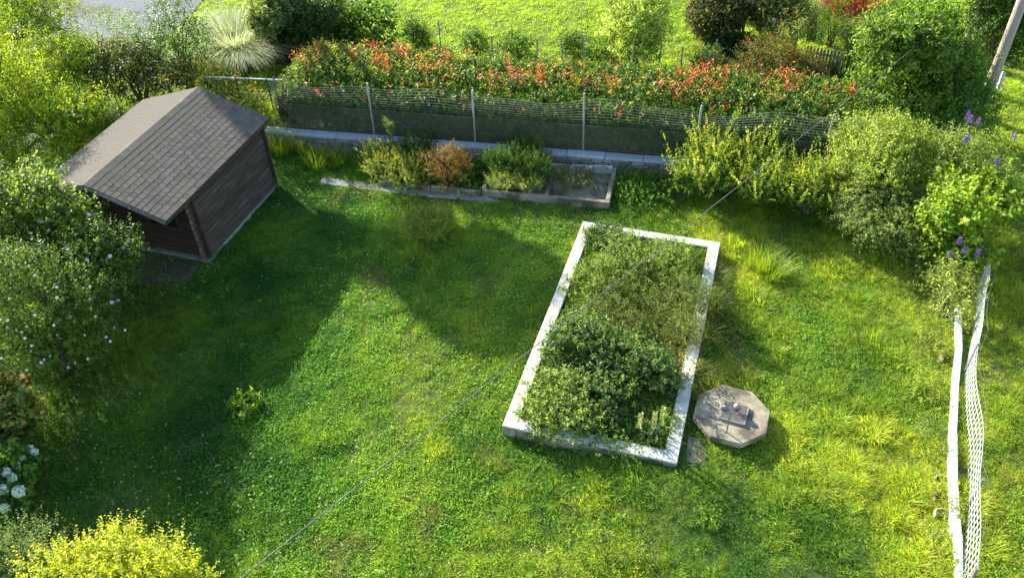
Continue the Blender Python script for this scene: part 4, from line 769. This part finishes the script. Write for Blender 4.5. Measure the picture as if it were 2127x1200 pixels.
for i, (px, py, rw, rh, lb) in enumerate(((860, 70, 22, 20, 'small leafy rose left of the tallest stake'), (985, 100, 26, 20, 'first small rose bush in front of the neighbour lawn'), (1070, 98, 34, 24, 'second small rose bush in front of the neighbour lawn'), (1185, 95, 24, 26, 'slender rose between two stakes in front of the lawn'), (1245, 110, 40, 30, 'widest leafy rose bush at the foot of the variegated shrub'), (1465, 140, 22, 32, 'grey leaved plant tied to the rightmost stake'))):
    P('staked_rose', lb, 'rose', [Bl(px, py, .75, rw, rh), Bl(px + 12, py + 14, .5, rw * .8, rh * .8)], 90 + i, 340, .25, 8, .07, .045, GG if i == 5 else MG, group='roses behind the hedge', limb=5, r0=.015, tip=[(.35, .1, .05)], tipp=.06)

# ---------------------------------------------------------------- grass (instanced tufts)
PROTO = bpy.data.collections.new('grass_tufts')
def tuft(name, seed, n, r, h, lean, wd, seg=2):
    V, F = blades(seed, n, r, h, lean, wd, seg); g = np.random.default_rng(seed); c = np.repeat(.7 + .6 * g.random((n, 1)), 3, 1) * np.array([1, 1, 1]); c[:, 0] *= .85 + .35 * g.random(n)
    o = bpy.data.objects.new(name, mesh_np(name, V, F4=F, col=np.repeat(c, seg, 0))); o.data.materials.append(GRASS); PROTO.objects.link(o)
def clov(name, seed, n, r, h, ll):
    g = np.random.default_rng(seed); a = g.random(n) * 6.28; rr = r * np.sqrt(g.random(n)); b = np.stack([rr * np.cos(a), rr * np.sin(a), h * (.35 + .65 * g.random(n))], 1)
    az = g.random(n) * 6.28; d = nrm(np.stack([np.cos(az), np.sin(az), .15 + .5 * g.normal(size=n)], 1)); nn = nrm(np.array([0, 0, 1.]) + .45 * g.normal(size=(n, 3)))
    c = np.repeat(.7 + .6 * g.random((n, 1)), 3, 1)
    o = leafmesh(name, b, d, nn, ll * (.7 + .6 * g.random(n)), ll * .8 * (.7 + .6 * g.random(n)), c, mat=GRASS); COL.objects.unlink(o); PROTO.objects.link(o)
for i in range(4): tuft('a%d_tuft' % i, 200 + i, 26, .10, .085, .95, .0085)
for i in range(2): tuft('b%d_tall' % i, 210 + i, 26, .09, .17, .95, .0085, 3)
for i in range(3): clov('c%d_clover' % i, 220 + i, 34, .12, .055, .030)
mb = MB(); mb.tube([(0, 0, 0), (0, 0, .07)], .0015, 3, False)
g = np.random.default_rng(1); v = nrm(g.normal(size=(14, 3)))
V_ = np.array([0, 0, .075]) + v * .006
o = leafmesh('d0_flower', V_, v, nrm(g.normal(size=(14, 3))), np.full(14, .009), np.full(14, .008), np.full((14, 3), 1.), mat=GRASS); COL.objects.unlink(o); PROTO.objects.link(o)
def gn_group():
    ng = bpy.data.node_groups.new('scatter_tufts', 'GeometryNodeTree'); ng.interface.new_socket('Geometry', in_out='INPUT', socket_type='NodeSocketGeometry'); ng.interface.new_socket('Geometry', in_out='OUTPUT', socket_type='NodeSocketGeometry')
    a = ng.nodes.new('NodeGroupInput'); z = ng.nodes.new('NodeGroupOutput'); ip = ng.nodes.new('GeometryNodeInstanceOnPoints'); ci = ng.nodes.new('GeometryNodeCollectionInfo')
    ci.inputs['Collection'].default_value = PROTO; ci.inputs['Separate Children'].default_value = True; ci.inputs['Reset Children'].default_value = True
    def at(n, ty): q = ng.nodes.new('GeometryNodeInputNamedAttribute'); q.data_type = ty; q.inputs['Name'].default_value = n; return q.outputs['Attribute']
    er = ng.nodes.new('FunctionNodeEulerToRotation'); L = ng.links.new
    L(a.outputs[0], ip.inputs['Points']); L(ci.outputs[0], ip.inputs['Instance']); ip.inputs['Pick Instance'].default_value = True
    L(at('idx', 'INT'), ip.inputs['Instance Index']); L(at('rot', 'FLOAT_VECTOR'), er.inputs[0]); L(er.outputs[0], ip.inputs['Rotation']); L(at('scl', 'FLOAT_VECTOR'), ip.inputs['Scale']); L(ip.outputs[0], z.inputs[0]); return ng
NG = gn_group()
def scatter(name, label, xyz, idx, rot, scl, tint, cat='grass'):
    n = len(xyz); me = bpy.data.meshes.new(name); me.vertices.add(n); me.vertices.foreach_set('co', np.asarray(xyz, np.float32).ravel())
    for nm, ty, dat, key in (('idx', 'INT', idx.astype(np.int32), 'value'), ('rot', 'FLOAT_VECTOR', rot, 'vector'), ('scl', 'FLOAT_VECTOR', scl, 'vector'), ('tint', 'FLOAT_COLOR', np.concatenate([tint, np.ones((n, 1))], 1), 'color')):
        a = me.attributes.new(nm, ty, 'POINT'); a.data.foreach_set(key, np.asarray(dat, np.int32 if ty == 'INT' else np.float32).ravel())
    o = bpy.data.objects.new(name, me); COL.objects.link(o); md = o.modifiers.new('scatter', 'NODES'); md.node_group = NG; me.materials.append(GRASS)
    return tag(o, label, cat, kind='stuff')
g = np.random.default_rng(77)
SHP = [shed.matrix_basis @ Vector(p) for p in ((-XW, YF, 0), (XW, YF, 0), (XW, YB, 0), (-XW, YB, 0))]
OPOLY = [(OC.x + x * .93, OC.y + y * .93) for x, y in octo]; PLP = [pl[k] for k in 'BDEG']
SPATH = [U(*p) for p in ((300, 520), (415, 550), (380, 585), (300, 595), (255, 575))]
def vcoord(x, y): return (x - WA.x) * wv.x + (y - WA.y) * wv.y
def near_lawn(n):
    x = g.uniform(-13, 15, n); y = g.uniform(4.6, 24, n); v = vcoord(x, y)
    k = (v < -.02)
    for po in (BEDPOLY, SHP, OPOLY, PLP): k &= ~inpoly(x, y, po)
    k &= ~(inpoly(x, y, STONEP) & (g.random(n) < .75))
    k &= ~(inpoly(x, y, PATH) & (g.random(n) < .86)); k &= ~(inpoly(x, y, SPATH) & (g.random(n) < .8))
    fall = np.clip(1.25 - np.maximum(np.abs(x - 1) - 9, 0) * .12, .25, 1); k &= g.random(n) < fall
    return x[k], y[k]
def lawn_tint(x, y):
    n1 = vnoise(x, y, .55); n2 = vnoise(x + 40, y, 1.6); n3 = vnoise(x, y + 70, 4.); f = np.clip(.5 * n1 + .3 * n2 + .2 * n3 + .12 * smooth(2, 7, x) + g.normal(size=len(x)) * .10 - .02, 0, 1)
    a, b, c = np.array((.070, .165, .022)), np.array((.195, .295, .030)), np.array((.34, .40, .042))
    t = smooth(.22, .5, f)[:, None]; t2 = smooth(.48, .78, f)[:, None]; col = a * (1 - t) + b * t; col = col * (1 - t2) + c * t2
    col = col * (1 - .35 * (1 - smooth(-6.5, -2.5, x)))[:, None] * np.stack([1 - .25 * (1 - smooth(-6, -1, x)), 1 + 0 * x, 1 + 0 * x], 1)  # left lawn darker and greener: clover tone plus the shade put into the tint
    dry = (vnoise(x + 9, y + 3, .8) * vnoise(x, y, 2.1))[:, None]; dry = .7 * smooth(.48, .68, dry); dry = np.maximum(dry, (g.random((len(x), 1)) < .03) * .8)
    return col * (1 - .75 * dry) + np.array((.22, .19, .07)) * .75 * dry
# grass
x, y = near_lawn(88000); n = len(x); hm = .40 + 1.9 * vnoise(x, y, .9) * vnoise(x + 5, y, 2.8); hm *= .8 + .35 * smooth(0, 5, x)
tall = g.random(n) < .07 + .40 * smooth(.58, .75, vnoise(x + 20, y + 20, 1.6)); idx = np.where(tall, g.integers(4, 6, n), g.integers(0, 4, n))
xyz = np.stack([x, y, gz(x, y) - .005], 1); rot = np.stack([g.normal(size=n) * .15, g.normal(size=n) * .15, g.random(n) * 6.28], 1); sc = (hm * np.where(tall, .78, 1) * (.75 + .5 * g.random(n)))[:, None] * np.array([1, 1, 1.]); sc[:, :2] = np.maximum(sc[:, :2], .85)
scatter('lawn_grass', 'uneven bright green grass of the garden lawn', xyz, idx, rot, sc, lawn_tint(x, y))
# clover
x, y = near_lawn(62000); m_ = g.random(len(x)) < np.clip(.15 + 1.5 * (vnoise(x + 33, y + 8, .6) - .42) + .55 * (1 - smooth(-1.5, 2.5, x)), .06, 1); x = x[m_]; y = y[m_]; n = len(x)
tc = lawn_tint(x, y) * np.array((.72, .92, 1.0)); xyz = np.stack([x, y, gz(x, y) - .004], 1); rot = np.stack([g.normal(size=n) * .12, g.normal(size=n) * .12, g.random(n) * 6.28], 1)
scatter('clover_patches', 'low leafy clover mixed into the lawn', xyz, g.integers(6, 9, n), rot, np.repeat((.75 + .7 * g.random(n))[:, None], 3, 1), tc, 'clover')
# clover flowers
x, y = near_lawn(11000); m_ = g.random(len(x)) < np.clip(1.9 * (vnoise(x + 12, y, .55) - .40), 0, 1) * (1 - smooth(.8, 2.2, x)) + .02; x = x[m_]; y = y[m_]; n = len(x)
scatter('clover_flowers', 'tiny white clover flowers dotted over the lawn', np.stack([x, y, gz(x, y) + .0], 1), np.full(n, 9), np.stack([0 * x, 0 * x, g.random(n) * 6], 1), np.repeat((.8 + .6 * g.random(n))[:, None], 3, 1), np.tile((.50, .52, .44), (n, 1)), 'clover flowers')
# bed weeds: dry grass
n = 900; q = np.stack([g.uniform(-PW + RIM, PW - RIM, n), g.uniform(-PL + RIM, PL - RIM, n)], 1); wp = np.array([BM @ Vector((a, b, .2)) for a, b in q]); br = (np.abs(q[:, 1] - .0) < 1.3) & (q[:, 0] > -.6)
tb = np.where((br & (g.random(n) < .4))[:, None], np.array((.20, .16, .06)), np.array((.08, .15, .02))) * (1 + .2 * g.normal(size=(n, 1)))
scatter('bed_grass', 'dry and green grass growing through the raised bed', wp, g.integers(4, 6, n), np.stack([g.normal(size=n) * .2, g.normal(size=n) * .2, g.random(n) * 6], 1), np.repeat((1.0 + .9 * g.random(n))[:, None], 3, 1), np.clip(tb, .01, 1))
# neighbour's mown lawn and far rough ground
x = g.uniform(-22, 26, 90000); y = g.uniform(17, 48, 90000); v = vcoord(x, y); k = (v > .45) & ~inpoly(x, y, DRIVE) & ~(inpoly(x, y, hb_) & (g.random(len(x)) < .85)) & (g.random(len(x)) < np.clip(1.4 - (y - 22) * .035, .2, 1)); x = x[k]; y = y[k]; n = len(x)
st = vnoise(x * .4 + y * .9, y * .15 - x * .1, 2.2); n1 = vnoise(x, y, .7)
tn = np.array((.30, .43, .045)) * (.75 + .5 * st)[:, None] + np.array((.07, .04, .004)) * n1[:, None]
scatter('mown_grass', 'short mown grass of the neighbouring lawn', np.stack([x, y, uz(x, y)], 1), g.integers(0, 4, n), np.stack([g.normal(size=n) * .1, g.normal(size=n) * .1, g.random(n) * 6.28], 1), np.stack([1.5 + 0 * x, 1.5 + 0 * x, .65 + .4 * g.random(n)], 1), tn * (1 + .12 * g.normal(size=(n, 1))))
